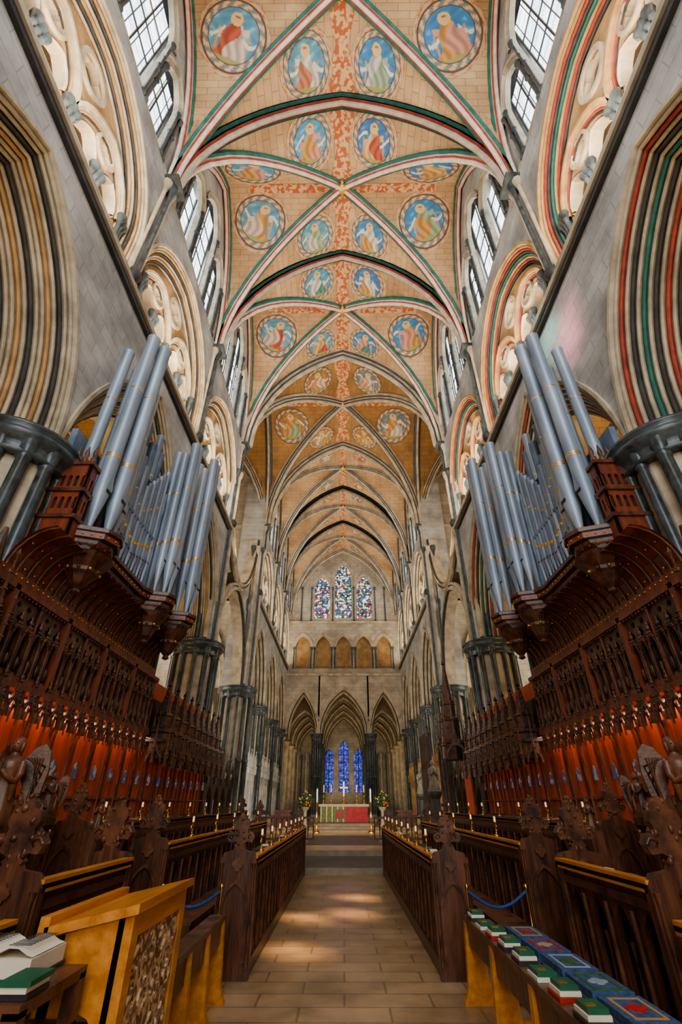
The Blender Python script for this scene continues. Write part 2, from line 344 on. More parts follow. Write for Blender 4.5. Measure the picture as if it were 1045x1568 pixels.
for sg, nmx in ((-1, 'wall_north'), (1, 'wall_south')):
    g = G(nmx); gl = G('window_clerestory_north' if sg < 0 else 'window_clerestory_south')
    for b in NEAR: side_bay(g, gl, sg, b[0], b[1], True)
    for b in FARB: side_bay(g, gl, sg, b[0], b[1], False)
    for y in (.4, 6.5, 12.65, 18.8, 27.3, 33.2, 39.1):
        for e in (-.17, 0, .17):
            x = sg*(HW-.06-(.1 if e == 0 else 0))
            g.lathe(x, y+e, [(.02, 13.0), (.07, 13.2), (.06, 13.5), (.06, 17.3), (.08, 17.34), (.07, 17.4), (.15, 17.7), (.15, 17.85)], [MARBLE if e == 0 else MOULD], 8)
        g.sph(sg*(HW-.1), y, 13.0, .2, MOULDD, rz=.26)
        g.box(sg*(HW-.42), sg*HW, y-.36, y+.36, 17.82, 17.95, MARBLE)
    tp = lambda s, z, d: (sg*(16+d), s, z)
    c = (CY0+CY1)/2
    lan = [lanc(c-2.4+2.4*i, zb, zb+2.6, .62, 1.2) for zb in (3, 9.5, 17) for i in range(3)]
    g.plate([(CY0, 0), (CY1, 0), (CY1, 26), (CY0, 26)], lan, 0, .5, STONE, tp, MOULD)
    gl.add([(sg*16.4, CY0, 2), (sg*16.4, CY1, 2), (sg*16.4, CY1, 25), (sg*16.4, CY0, 25)], [(0, 1, 2, 3)], GLA)
    for y, dd in ((CY0, -1), (CY1, 1)):
        xa, xb = sorted((sg*6.9, sg*16))
        g.add([(xa, y, 7.2), (xb, y, 7.2), (xb, y, 26), (xa, y, 26)], [(0, 1, 2, 3)], STONEX)
        for zz in (12.6, 17.9): g.box(xa, xb, y-.1, y+.1, zz, zz+.15, MOULD)
        for k in range(3):
            xx = sg*(8.6+k*2.6)
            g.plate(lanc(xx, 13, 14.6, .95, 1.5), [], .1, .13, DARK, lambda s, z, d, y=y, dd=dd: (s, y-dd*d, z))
    mpx = lambda s, z, d: (sg*(HW+.35+d), s, z)
    pr = [(.42, 0), (.42, -.12), (.3, -.16), (.26, -.08), (.16, -.18), (.04, -.2), (0, -.05), (0, .5), (.42, .55)]
    pm = [MOULD, MOULD, MOULDD, MOULD, MOULD, MOULDD, MOULD, MOULD]
    g.asweep(mpx, c, 7.15, 3.35, 4.1, pr, pm, n=14)
    g.asweep(mpx, c, 16.6, 3.75, 4.75, pr, pm, n=14, flip=True)
    for q in (-1, 1):
        g.plate([(c+q*3.85, 7.3), (c+q*3.7, 9.5), (c+q*2.8, 11.0), (c+q*1.2, 11.9), (c+q*2.2, 12.6), (c+q*3.3, 14), (c+q*3.9, 16), (c+q*4.25, 16), (c+q*4.25, 7.3)], [quat(c+q*3.45, 11.9, .45)], .1, .4, STONE, mpx)
    for yb in (CY0, CY1):
        for k in range(7):
            a = -pi/2+k*pi/6
            g.lathe(sg*(HW+.5)-sg*.62*cos(a), yb+.6*sin(a), [(.1, 7.3), (.1, 15.6), (.18, 15.9), (.18, 16.05)], [MARBLE if k % 2 == 0 else MOULD], 8)
        g.box(*(sorted((sg*(HW-.02), sg*(HW+1.5)))), yb-.42, yb+.42, 7.2, 25.5, STONE)
    g.obj(); gl.obj()
    for y in (-5.75, .4, 6.5, 12.65): pier(sg*(HW+.5), y, 0, 7.0, .66)
    for y in (18.8, 27.3): pier(sg*(HW+.6), y, 0, 7.0, .78)
    for y in (33.2, 39.1, 44.4): pier(sg*(HW+.55), y, .42, 7.0, .55)
    for y in (18.8, 27.3): pier(sg*(HW+6), y, 0, 7.0, .55)
    av = G('aisle_vault')
    for b in NEAR+FARB:
        vault(av, sg*9.25, 2.35, (b[0]+b[1])/2, (b[1]-b[0])/2, 7.2, 4.9, WEBT if sg < 0 else WEB, PALD, rs=.7, n=8)
    av.obj()

# ------------------------------------------------------------------ main vault
v = G('painted_vault_ceiling')
for b in NEAR: vault(v, 0, HW, (b[0]+b[1])/2, (b[1]-b[0])/2, Z0, RI, WEB, PALN)
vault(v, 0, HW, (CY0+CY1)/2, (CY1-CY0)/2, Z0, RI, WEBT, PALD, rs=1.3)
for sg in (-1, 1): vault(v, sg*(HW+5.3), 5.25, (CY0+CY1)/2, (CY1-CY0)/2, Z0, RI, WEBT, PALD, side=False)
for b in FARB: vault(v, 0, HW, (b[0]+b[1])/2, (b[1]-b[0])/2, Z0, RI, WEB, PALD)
ztop = lambda x: Z0+RI*Q(x/HW)
def band(y0, y1, w=.42):
    yc = (y0+y1)/2; hb = (y1-y0)/2
    for sg in (-1, 1):
        ys = [y0+(y1-y0)*i/24 for i in range(25)]
        ww = [w*(.45+.55*abs(cos(2*pi*(y-yc)/(y1-y0)*1.0))) for y in ys]
        v.grid([[(sg*x, y, ztop(x)-.025) for x in (0, q*.5, q)] for y, q in zip(ys, ww)], BAND)
    for sx in (-1, 1):
        for sy in (-1, 1):
            rows = []
            for i in range(13):
                x = .4+(HW-1.6)*i/12; q = min(.18, x/HW*hb*.8)
                rows.append([(sx*x, yc+sy*u, Z0+RI*Q(min(x/HW, u/(hb+.2)))-.025) for u in (0, q)])
            v.grid(rows, BAND)
for b in NEAR: band(b[0]+.2, b[1]-.2, .5)
band(CY0+.2, CY1-.2, .55)
for b in FARB: band(b[0]+.2, b[1]-.2, .3)
def boss(x, y, z, r):
    v.sph(x, y, z-.25, r, GOLD, rz=r*.6, n=12)
    for k in range(8): v.sph(x+r*cos(k*pi/4), y+r*sin(k*pi/4), z-.22, r*.36, MGRN if k % 2 else GOLD)
for b in NEAR+[(CY0, CY1)]+FARB: boss(0, (b[0]+b[1])/2, Z0+RI, .26)
v.obj()

# ---- roundels (painted medallions)
rd = G('painted_roundels'); rd.C = []
def paint(u, w, seed, tan):
    r = sqrt(u*u+w*w); th = atan2(w, u); rs = random.Random(seed); h = rs.random(); h2 = rs.random()
    bg = [(.06, .22, .42), (.10, .31, .46), (.06, .18, .37), (.12, .30, .40)][seed % 4]
    if tan: bg = [(.42, .22, .08), (.34, .18, .06), (.15, .19, .22)][seed % 3]
    if r > 1.0:
        p = sin(th*14+9*(r-1)*6)*cos(th*7)
        return (.40, .12, .05) if (p > .35 and r < 1.16) else (.58, .39, .22)
    if r > .95: return (.12, .05, .03)
    if r > .80:
        s_ = sin(th*16+r*20)
        return (.62, .46, .28) if s_ > .1 else ((.45, .11, .05) if s_ > -.5 else (.10, .24, .22))
    if r > .76: return (.10, .05, .03)
    robe = [(.70, .52, .40), (.68, .32, .22), (.68, .64, .54), (.34, .43, .26), (.72, .46, .18)][rs.randrange(5)]
    mant = [(.50, .10, .05), (.64, .31, .08), (.10, .24, .20), (.62, .55, .46), (.55, .20, .10)][rs.randrange(5)]
    lean = (h-.5)*.3; u0 = u-lean*w
    if (u0**2+(w-.45)**2) < .011: return (.66, .42, .30) if w < .49 else (.28, .14, .06)
    if (u0**2+(w-.45)**2) < .036: return (.78, .50, .14)
    sw = .17+.34*max(0, .30-w)**.7
    kn = .08*sin(w*9+h*5)
    if -.62 < w < .33 and abs(u0+kn*.5) < sw:
        fold = sin(18*(u0*(.9-.6*w)+.12*sin(6*w+h*7)))
        base = mant if (u0*(1 if h > .5 else -1)+.22*sin(w*5+h2*6) > .02) else robe
        k = .78+.24*fold; return tuple(c*k for c in base)
    if -.02-.25*abs(u0) < w-.06+(.3*u0 if h2 > .5 else -.3*u0) < .09 and abs(u0) < .46: return tuple(c*.95 for c in robe)
    sc_ = w-.05-.22*sin(u*5+h*6)
    if abs(sc_) < .06 and abs(u) > .30 and abs(u) < .72: return (.74, .66, .50)
    if -.62 < w < -.48 and abs(u) < .55: return (.50, .22, .07)
    if abs(abs(u)-.47) < .035 and -.5 < w < .12: return (.58, .29, .09)
    if w < -.52: return (.34, .30, .10)
    sw2 = sin(u*11+h*9+3*sin(w*6))*sin(w*10+h2*9)
    if sw2 > .8: return tuple(min(1, c*1.6) for c in bg)
    return tuple(c*(.9+.2*sw2) for c in bg)
def roundel(bc, hy, x0, dy, rad, seed, tan=False, rot=0.0, rim=1.0):
    def surf(x, y): return Z0+RI*Q(min(abs(x)/HW, abs(y-bc)/hy))
    e = .01; y0 = bc+dy
    sx = (surf(x0+e, y0)-surf(x0-e, y0))/(2*e); sy = (surf(x0, y0+e)-surf(x0, y0-e))/(2*e)
    kx = 1/sqrt(1+sx*sx); ky = 1/sqrt(1+sy*sy)
    nr, na = 36, 96
    vs = []; cs = []
    for i in range(nr+1):
        for j in range(na):
            r = rim*i/nr; t = 2*pi*j/na; u = r*cos(t); w = r*sin(t)
            u2 = u*cos(rot)-w*sin(rot); w2 = u*sin(rot)+w*cos(rot)
            x = x0+u2*rad*kx; y = y0-w2*rad*ky
            vs.append((x, y, surf(x, y)-.035)); cs.append(grade(paint(u, w, seed, tan), 1.1, 1.08))
    fs = [(i*na+j, i*na+(j+1) % na, (i+1)*na+(j+1) % na, (i+1)*na+j) for i in range(nr) for j in range(na)]
    rd.add(vs, fs, PAINT, True); rd.C.extend(cs)
sd = 0
for b in NEAR[1:]:
    bc = (b[0]+b[1])/2; hy = (b[1]-b[0])/2
    for dy in (-1.9, 1.9):
        for sx in (-1, 1): sd += 1; roundel(bc, hy, sx*1.32, dy, .98, sd, rim=1.14)
    for dy in (-1.0, 1.0):
        for sx in (-1, 1): sd += 1; roundel(bc, hy, sx*3.85, dy, 1.18, sd, rot=sx*.35, rim=1.12)
bc = (CY0+CY1)/2; hy = (CY1-CY0)/2
for dy in (-2.7, 2.7):
    for sx in (-1, 1): sd += 1; roundel(bc, hy, sx*1.6, dy, 1.05, sd, True)
for dy in (-1.3, 1.3):
    for sx in (-1, 1): sd += 1; roundel(bc, hy, sx*3.7, dy, 1.25, sd, True)
for b in FARB:
    bc = (b[0]+b[1])/2; hy = (b[1]-b[0])/2
    for dy in (-1.9, 1.9):
        for sx in (-1, 1): sd += 1; roundel(bc, hy, sx*1.3, dy, .62, sd, True)
rd.obj()

# ------------------------------------------------------------------ east wall
e = G('wall_east'); ge = G('window_east'); YE = 45.0
me = lambda s, z, d: (s, YE+d, z)
cols = [(0, 2.0, 6.9, 3.6), (-3.75, 1.2, 6.9, 3.3), (3.75, 1.2, 6.9, 3.3)]
for sc, a, zs, r in cols:
    e.asweep(me, sc, zs, a, r, rolls(.34, .5, 4, 1.0, .05), rmats(4, [MOULD, MOULD, MOULDD]), n=10)
bounds = [(-5.6, -2.36), (-2.36, 2.36), (2.36, 5.6)]
for (sc, a, zs, r), bd in zip([cols[1], cols[0], cols[2]], bounds):
    e.fill(me, sc, zs, a, r, .34, bd[0], bd[1], 6.9, 12.0, 0, STONEX, n=10)
e.box(-5.6, 5.6, YE-.15, YE+.1, 11.9, 12.08, MOULD); e.box(-5.6, 5.6, YE-.15, YE+.1, 17.05, 17.25, MOULD)
tri = [lanc(-4.0+2.0*i, 12.6, 14.6, .72, 1.15, 6) for i in range(5)]
e.plate([(-5.6, 12), (5.6, 12), (5.6, 17.2), (-5.6, 17.2)], tri, 0, .35, STONEX, me, MOULD)
for i in range(5):
    e.asweep(lambda s, z, d: me(s, z, d-.02), -4+2*i, 14.6, .72, 1.15, rolls(.2, .15, 2, .2, .05, 3), rmats(2, [MOULD, MOULDD], 3), n=7)
    for q in (-.62, .62): e.lathe(-4+2*i+q*1.35, YE-.06, [(.12, 12.6), (.07, 12.75), (.07, 14.3), (.14, 14.5), (.14, 14.6)], [MARBLE], 8)
e.box(-5.6, 5.6, YE+.9, YE+1.0, 12, 17.3, MOULDW)
w3 = [lanc(-2.2, 17.6, 20.9, .8, 1.3, 6), lanc(0, 17.6, 22.2, .85, 1.5, 6), lanc(2.2, 17.6, 20.9, .8, 1.3, 6)]
lun = [(HW*(-1+2*i/24), Z0+RI*Q(-1+2*i/24)) for i in range(25)]
e.plate([(-5.45, 17.2)]+lun+[(5.45, 17.2)], w3, 0, .3, STONEX, me, MOULD)
for sc, a, zs, r in ((-2.2, .8, 20.9, 1.3), (0, .85, 22.2, 1.5), (2.2, .8, 20.9, 1.3)):
    e.asweep(lambda s, z, d: me(s, z, d-.02), sc, zs, a, r, rolls(.2, .15, 2, .2, .05, 3), rmats(2, [MOULD, MOULDD], 3), zb=17.5, n=7)
    for k in range(5): e.box(sc-a, sc+a, YE+.27, YE+.31, 18.2+k, 18.24+k, DARK)
for sc in (-4.3, -3.3, -1.1, 1.1, 3.3, 4.3): e.lathe(sc, YE-.08, [(.12, 17.3), (.07, 17.45), (.07, 20.6), (.14, 20.8), (.14, 20.95)], [MARBLE], 8)
ge.add([me(-3.2, 17.4, .32), me(3.2, 17.4, .32), me(3.2, 24, .32), me(-3.2, 24, .32)], [(0, 1, 2, 3)], GLE)
e.obj(); ge.obj()
for x in (-2.4, 2.4): pier(x, YE+.4, .42, 6.75, .3)
lc = G('wall_lady_chapel'); gb = G('window_lady_chapel'); YL = 62.0
ml = lambda s, z, d: (s, YL+d, z)
hl = [lanc(0, 2.7, 7.0, .62, 1.2), lanc(-1.75, 2.7, 6.3, .55, 1.0), lanc(1.75, 2.7, 6.3, .55, 1.0)]
lc.plate([(-8, 0), (8, 0), (8, 11.5), (-8, 11.5)], hl, 0, .4, STONEX, ml, MOULD)
for k in range(5): lc.box(-2.5, 2.5, YL+.3, YL+.36, 3.2+k*.85, 3.25+k*.85, DARK)
for x in (0, -1.75, 1.75): lc.box(x-.03, x+.03, YL+.3, YL+.36, 2.7, 8, DARK)
gb.add([ml(-3, 2.5, .4), ml(3, 2.5, .4), ml(3, 8.4, .4), ml(-3, 8.4, .4)], [(0, 1, 2, 3)], GLB)
for y in (49, 53, 57, 61):
    mm = lambda s, z, d, y=y: (s, y+d, z)
    for sc, a in ((0, 2.0), (-3.85, 1.3), (3.85, 1.3)):
        lc.asweep(mm, sc, 6.9, a, a*1.75, rolls(.2, .2, 2, .4, .05), rmats(2, [MOULD, MOULDD]), n=8)
        lc.fill(mm, sc, 6.9, a, a*1.75, .2, sc-a-.45, sc+a+.45, 6.9, 11.5, 0.02, WEB, n=8)
    for x in (-2.3, 2.3): lc.lathe(x, y+.2, [(.3, 0), (.3, .4), (.14, .6), (.14, 6.4), (.28, 6.75), (.28, 6.9)], [MARBLE], 10)
for sg in (-1, 1):
    lc.box(sg*8, sg*8.3, YE, YL, 0, 11.5, STONE)
    for k in range(4): lc.lathe(sg*5.9, 47.5+4*k, [(.5, 0), (.3, .6), (.3, 6.6), (.5, 6.9)], [MOULD], 10)
    for k in range(9): lc.lathe(sg*(3.0+.5*k), YL-.3, [(.09, 0), (.09, 6.5), (.14, 6.6)], [MOULD if k % 2 else MARBLE], 8)
lc.box(-8, 8, YE+1, YL, 11.4, 11.6, WEB)
lc.obj(); gb.obj()

# ------------------------------------------------------------------ floor
f = G('floor')
f.box(-16, 16, -9, 15.5, -.2, 0, FLOOR); f.box(-16, 16, 15.5, 19, -.2, .14, FLOORD); f.box(-16, 16, 19, 31, -.2, .28, FLOOR)
f.box(-16, 16, 31, 33, -.2, .36, RISER); f.box(-16, 16, 33, 63, -.2, .42, FLOOR)
f.box(-1.6, 1.6, 15.48, 15.56, 0, .15, RISER); f.box(-1.6, 1.6, 18.97, 19.1, .14, .29, RISER)
f.box(-1.5, 1.5, 21.5, 27.5, .28, .29, FLOORD)
f.obj()

# ------------------------------------------------------------------ organs
def pipe(g, x, y, z0, h, r, sg, m=None, gold=True):
    m = m or PIPE; fo = min(.75, h*.18)
    g.lathe(x, y, [(r*.25, z0), (r*.3, z0+.06), (r, z0+fo), (r, z0+fo+.02), (r*.97, z0+fo+.2), (r, z0+fo+.22), (r, z0+h-.06), (r*1.06, z0+h-.05), (r*1.06, z0+h)], [m], 14)
    g.lathe(x, y, [(r*.85, z0+h-.01), (r*.85, z0+h+.004)], [DARK], 12)
    d = -sg; w = r*.62
    zz = z0+fo
    g.add([(x+d*r*1.0, y-w, zz+.02), (x+d*r*1.0, y+w, zz+.02), (x+d*r*1.0, y+w, zz+.02+r*.5), (x+d*r*1.0, y-w, zz+.02+r*.5)], [(0, 1, 2, 3)], DARK)
    g.add([(x+d*r*1.03, y-w, zz+.02+r*.5), (x+d*r*1.03, y+w, zz+.02+r*.5), (x+d*r*1.03, y+w, zz+r*1.2), (x+d*r*1.06, y, zz+r*3.2), (x+d*r*1.03, y-w, zz+r*1.2)], [(0, 1, 2, 3, 4)], m)
    if gold:
        for q in (.30, .31, .66): g.lathe(x, y, [(r*1.01, z0+h*q), (r*1.025, z0+h*q+.01), (r*1.01, z0+h*q+.03)], [GOLD], 14)
def organ(sg):
    g = G('pipe_organ')
    P = [(5.4, 6.75), (4.9, 6.75), (4.65, 6.85), (4.25, 7.0), (4.12, 7.28), (4.25, 7.6), (4.55, 7.8), (4.55, 8.4), (4.55, 9.5), (4.45, 9.8), (4.12, 9.9), (4.02, 10.15), (4.12, 10.45), (4.42, 10.6), (4.42, 11.1), (4.05, 11.2), (3.92, 11.5), (4.05, 11.8), (4.4, 12.0), (5.4, 12.0)]
    lev = [(5.12, -.5), (5.2, -.34), (5.26, -.34), (5.3, -.2), (5.4, -.16), (5.44, -.08), (5.5, -.06), (5.54, .02), (5.64, .02), (5.67, .07), (5.74, .07), (5.76, .0), (5.76, -.6)]
    rows = [[(sg*(x-o), y, z) for x, y in P] for z, o in lev]
    g.grid([list(q) for q in zip(*rows)], [WOODM, WOODR, WOODM, WOODD, WOODR, WOOD, WOODD, WOODR, WOODD, WOODM, WOODR, WOOD])
    for i in range(len(P)-1):
        (xa, ya), (xb, yb) = P[i], P[i+1]; L = sqrt((xa-xb)**2+(ya-yb)**2); n = max(1, int(L/.14))
        for k in range(n):
            t = (k+.5)/n; g.sph(sg*(xa+(xb-xa)*t-.03), ya+(yb-ya)*t, 5.59, .02, GOLD, n=5, k=3)
            g.sph(sg*(xa+(xb-xa)*t+.12), ya+(yb-ya)*t, 5.42, .03, WOODM, n=5, k=3)
    for cx, cy, R in ((4.62, 7.3, .48), (4.5, 10.17, .42), (4.45, 11.5, .45)):
        g.lathe(sg*cx, cy, [(.03, 4.62), (.09, 4.66), (.06, 4.72), (.14, 4.8), (R*.5, 4.95), (R*.6, 5.0), (R*.62, 5.06), (R*.85, 5.2), (R*1.0, 5.3)], [WOODM, WOOD], 8, False)
        for k in range(10): g.sph(sg*cx+R*.62*cos(k*.628), cy+R*.62*sin(k*.628), 5.03, .035, GOLD if k % 2 else WOODM, n=5, k=3)
    cv = [(5.02-.62*(1-cos(t)), 4.5+.72*sin(t)) for t in [pi/2*k/6 for k in range(7)]]
    g.grid([[(sg*x, y, z) for x, z in cv] for y in (6.0, 12.1)], WOODR)
    for k in range(24):
        y = 6.05+6.0*k/23; g.tube([(sg*(x-.02), y, z-.01) for x, z in cv], .022, WOODM, 5)
        if k < 23:
            for (x, z) in (cv[1], cv[3]): g.sph(sg*(x-.02), y+.13, z, .022, GOLD, n=5, k=3)
    g.box(sg*4.85, sg*5.1, 5.6, 12.1, 4.38, 4.52, WOODR)
    for k in range(44): g.sph(sg*4.84, 5.7+k*.145, 4.46, .018, GOLD, n=5, k=3)
    for dx, dy, h, r in ((4.58, 7.02, 5.35, .145), (4.45, 7.38, 5.4, .15), (4.52, 7.7, 4.1, .11), (4.98, 6.9, 4.7, .12), (4.88, 7.3, 4.5, .12)): pipe(g, sg*dx, dy, 5.76, h, r, sg)
    for k in range(13):
        y = 7.88+k*.15; pipe(g, sg*4.68, y, 5.76, 2.2+1.1*abs(k-6)/6, .066, sg, PIPEB if k % 2 else PIPE)
    for k in range(9): pipe(g, sg*4.95, 7.85+k*.24, 6.0, 3.4+.6*sin(k*1.3), .1, sg, PIPEB if k % 3 else PIPE)
    for k in range(5): pipe(g, sg*5.15, 8.0+k*.45, 6.0, 4.6-.3*k, .14, sg, PIPEB)
    for dx, dy, h, r in ((4.4, 9.86, 4.1, .1), (4.25, 10.05, 4.6, .12), (4.25, 10.32, 4.7, .12), (4.42, 10.5, 4.1, .1), (4.7, 10.1, 4.3, .13)): pipe(g, sg*dx, dy, 5.76, h, r, sg)
    for k in range(5): pipe(g, sg*4.6, 10.64+k*.115, 5.76, 2.5+.2*abs(k-2), .05, sg, PIPEB)
    for dx, dy, h, r in ((4.3, 11.2, 4.6, .11), (4.12, 11.38, 5.1, .13), (4.12, 11.66, 5.1, .13), (4.3, 11.86, 4.6, .11), (4.6, 11.5, 5.0, .14)): pipe(g, sg*dx, dy, 5.76, h, r, sg)
    g.box(sg*4.62, sg*4.7, 7.75, 9.8, 7.0, 7.07, PIPEB); g.box(sg*4.8, sg*4.9, 7.7, 9.9, 8.3, 8.38, WOODM)
    g.box(sg*5.25, sg*5.38, 6.7, 12.05, 5.7, 7.9, PIPEB)
    for y in (7.8, 9.74, 10.6, 11.1): g.box(sg*4.58, sg*4.68, y-.03, y+.03, 5.76, 8.4, PIPEB)
    mb = lambda s, z, d: (sg*s, 6.62+d, z)
    mz = lambda s, z, d: (sg*(4.66+d), s, z)
    for fn, a0, a1 in ((mb, 4.66, 5.4), (mz, 6.62, 6.86)):
        w = (a1-a0); nn = 6 if a1-a0 > .5 else 2
        ho = [lanc(a0+w*(i+.5)/nn, z, z+.2, w/nn*.3, w/nn*.42, 3) for i in range(nn) for z in (5.95, 6.42)]
        g.plate([(a0, 5.2), (a1, 5.2), (a1, 7.0), (a0, 7.0)], ho, 0, .04, WOODR, fn)
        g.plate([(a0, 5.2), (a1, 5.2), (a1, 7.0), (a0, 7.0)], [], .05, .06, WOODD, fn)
    for z in (5.2, 5.75, 6.3, 6.9): g.box(sg*4.62, sg*5.44, 6.58, 6.9, z, z+.07, WOODM)
    for k in range(9): g.sph(sg*(4.66+k*.09), 6.58, 5.3, .02, GOLD, n=5, k=3)
    for k in range(5): g.lathe(sg*(4.7+k*.16), 6.66, [(.05, 6.97), (.06, 7.05), (.03, 7.1), (.05, 7.2), (.01, 7.38)], [WOODM], 6)
    g.obj()
organ(-1); organ(1)

# ------------------------------------------------------------------ carved ornament helpers
def pinn(g, x, y, z, h, r, m=WOODM):
    g.lathe(x, y, [(r, z), (r, z+h*.25), (r*1.35, z+h*.28), (r*1.3, z+h*.31), (r*.8, z+h*.34), (r*.15, z+h*.92), (r*.5, z+h*.95), (r*.1, z+h)], [m], 4 if h < .5 else 6, False)
    for k in range(1, 4):
        t = k/4; rr = r*.8*(1-t)+r*.15
        for a in range(4): g.sph(x+rr*cos(a*pi/2+.78), y+rr*sin(a*pi/2+.78), z+h*(.34+.58*t), r*.33, m, n=5, k=3)
def gable(g, mp, sc, z, a, h, m=WOODM, m2=None):
    ar = archc(a*.8, h*.5, 0, 6)
    outer = [(sc-a, z)]+[(sc-a*.96+a*.96*t, z+h*.28+h*.72*t**1.7) for t in (0, .3, .6, .85, 1)]+[(sc+a*.96-a*.96*t, z+h*.28+h*.72*t**1.7) for t in (.85, .6, .3, 0)]+[(sc+a, z)]+[(sc+p, z+q) for p, q in reversed(ar)]
    g.plate(outer, [], 0, .04, m2 or m, mp)
    for t in (.15, .4, .65, .9):
        for q in (-1, 1):
            p = mp(sc+q*a*.96*(1-t), z+h*.28+h*.72*t**1.7+.015, .0); g.sph(p[0], p[1], p[2], .024, m, n=5, k=3)
    p = mp(sc, z+h, .02); g.lathe(p[0], p[1], [(.02, p[2]-.03), (.04, p[2]+.02), (.012, p[2]+.05), (.028, p[2]+.08), (.004, p[2]+.12)], [m], 5)
prr = random.Random(11)
def poppy(g, x, y, z, s=1.0, m=WOODM):
    H = [(.07, 0), (.10, .04), (.06, .07), (.12, .10), (.21, .09), (.25, .16), (.22, .24), (.15, .25), (.13, .21), (.12, .28), (.15, .34), (.13, .42), (.07, .44), (.05, .5), (0, .54)]
    out = [(x+p*s, z+q*s) for p, q in H]+[(x-p*s, z+q*s) for p, q in reversed(H[:-1])]
    g.plate(out, [], -.045*s, .045*s, m, lambda a, b, d: (a, y+d, b))
    for k in range(34):
        i = prr.randrange(len(H)); p, q = H[i]; f = prr.uniform(.2, 1); sd_ = prr.choice((-1, 1)); fr = prr.choice((-1, 1))
        g.sph(x+sd_*p*s*f, y+fr*.045*s*(1.1-.5*f), z+q*s, prr.uniform(.018, .034)*s, m, rz=prr.uniform(.02, .045)*s, n=5, k=4)
    for q in (-1, 1):
        for fr in (-1, 1):
            sp = [(x+q*s*(.17+(.07-.012*k)*cos(k*.9)), y+fr*.05*s, z+s*(.165+(.07-.012*k)*sin(k*.9))) for k in range(6)]
            g.tube(sp, .018*s, m, 5, .008*s)
def statue(g, x, y, z, h, m=WOODM, wings=True):
    s = h/.6
    wob = lambda t, zz: (.10*sin(7*t)+.05*sin(12*t+zz*20))*max(0, 1-(zz-z)/(h*.8))
    g.lathe(x, y, [(.12*s, z), (.125*s, z+.02*s), (.10*s, z+.12*s), (.078*s, z+.25*s), (.074*s, z+.31*s), (.085*s, z+.38*s), (.088*s, z+.42*s), (.055*s, z+.455*s), (.03*s, z+.47*s), (.026*s, z+.49*s)], [m], 30, True, wob)
    g.sph(x, y, z+.535*s, .040*s, m, ry=.045*s, rz=.056*s, n=12, k=9)
    g.sph(x, y+.014*s, z+.552*s, .047*s, m, rz=.05*s, n=10, k=6)
    g.sph(x, y-.046*s, z+.532*s, .008*s, m, rz=.015*s, n=6, k=4)
    g.box(x-.012*s, x+.012*s, y-.045*s, y-.038*s, z+.506*s, z+.511*s, WOODD)
    for q in (-1, 1):
        g.sph(x+q*.017*s, y-.039*s, z+.548*s, .007*s, WOODD, n=5, k=3)
        g.sph(x+q*.042*s, y+.0*s, z+.525*s, .018*s, m, rz=.04*s)
        g.tube([(x+q*.075*s, y, z+.42*s), (x+q*.10*s, y-.02*s, z+.34*s), (x+q*.09*s, y-.05*s, z+.29*s), (x+q*.045*s, y-.1*s, z+.33*s), (x+q*.012*s, y-.115*s, z+.37*s)], .034*s, m, 8, .017*s)
        g.tube([(x+q*.09*s, y-.05*s, z+.28*s), (x+q*.09*s, y-.04*s, z+.18*s)], .03*s, m, 7, .012*s)
        for fg in range(4): g.tube([(x+q*.008*s, y-(.112+.006*fg)*s, z+.37*s), (x+q*.004*s, y-(.118+.006*fg)*s, z+(.425-.004*fg)*s)], .005*s, m, 5)
        g.tube([(x+q*.01*s, y-.11*s, z+.375*s), (x+q*.012*s, y-.1*s, z+.40*s)], .005*s, m, 5)
        if wings:
            W = [(.03, .42), (.09, .53), (.15, .56), (.20, .50), (.215, .36), (.20, .2), (.15, .02), (.12, .18), (.06, .3)]
            mp = lambda a, b, d: (x+q*a*s, y+.06*s+d+a*.35*s, z+b*s)
            g.plate(W, [], 0, .018*s, m, mp)
            for k in range(6): g.tube([mp(.05+.022*k, .46, -.004), mp(.19-.012*k, .40-.055*k, -.004), mp(.165-.006*k, .30-.05*k, -.004)], .008*s, m, 5)
    g.box(x-.14*s, x+.14*s, y-.14*s, y+.12*s, z-.04*s, z, m)

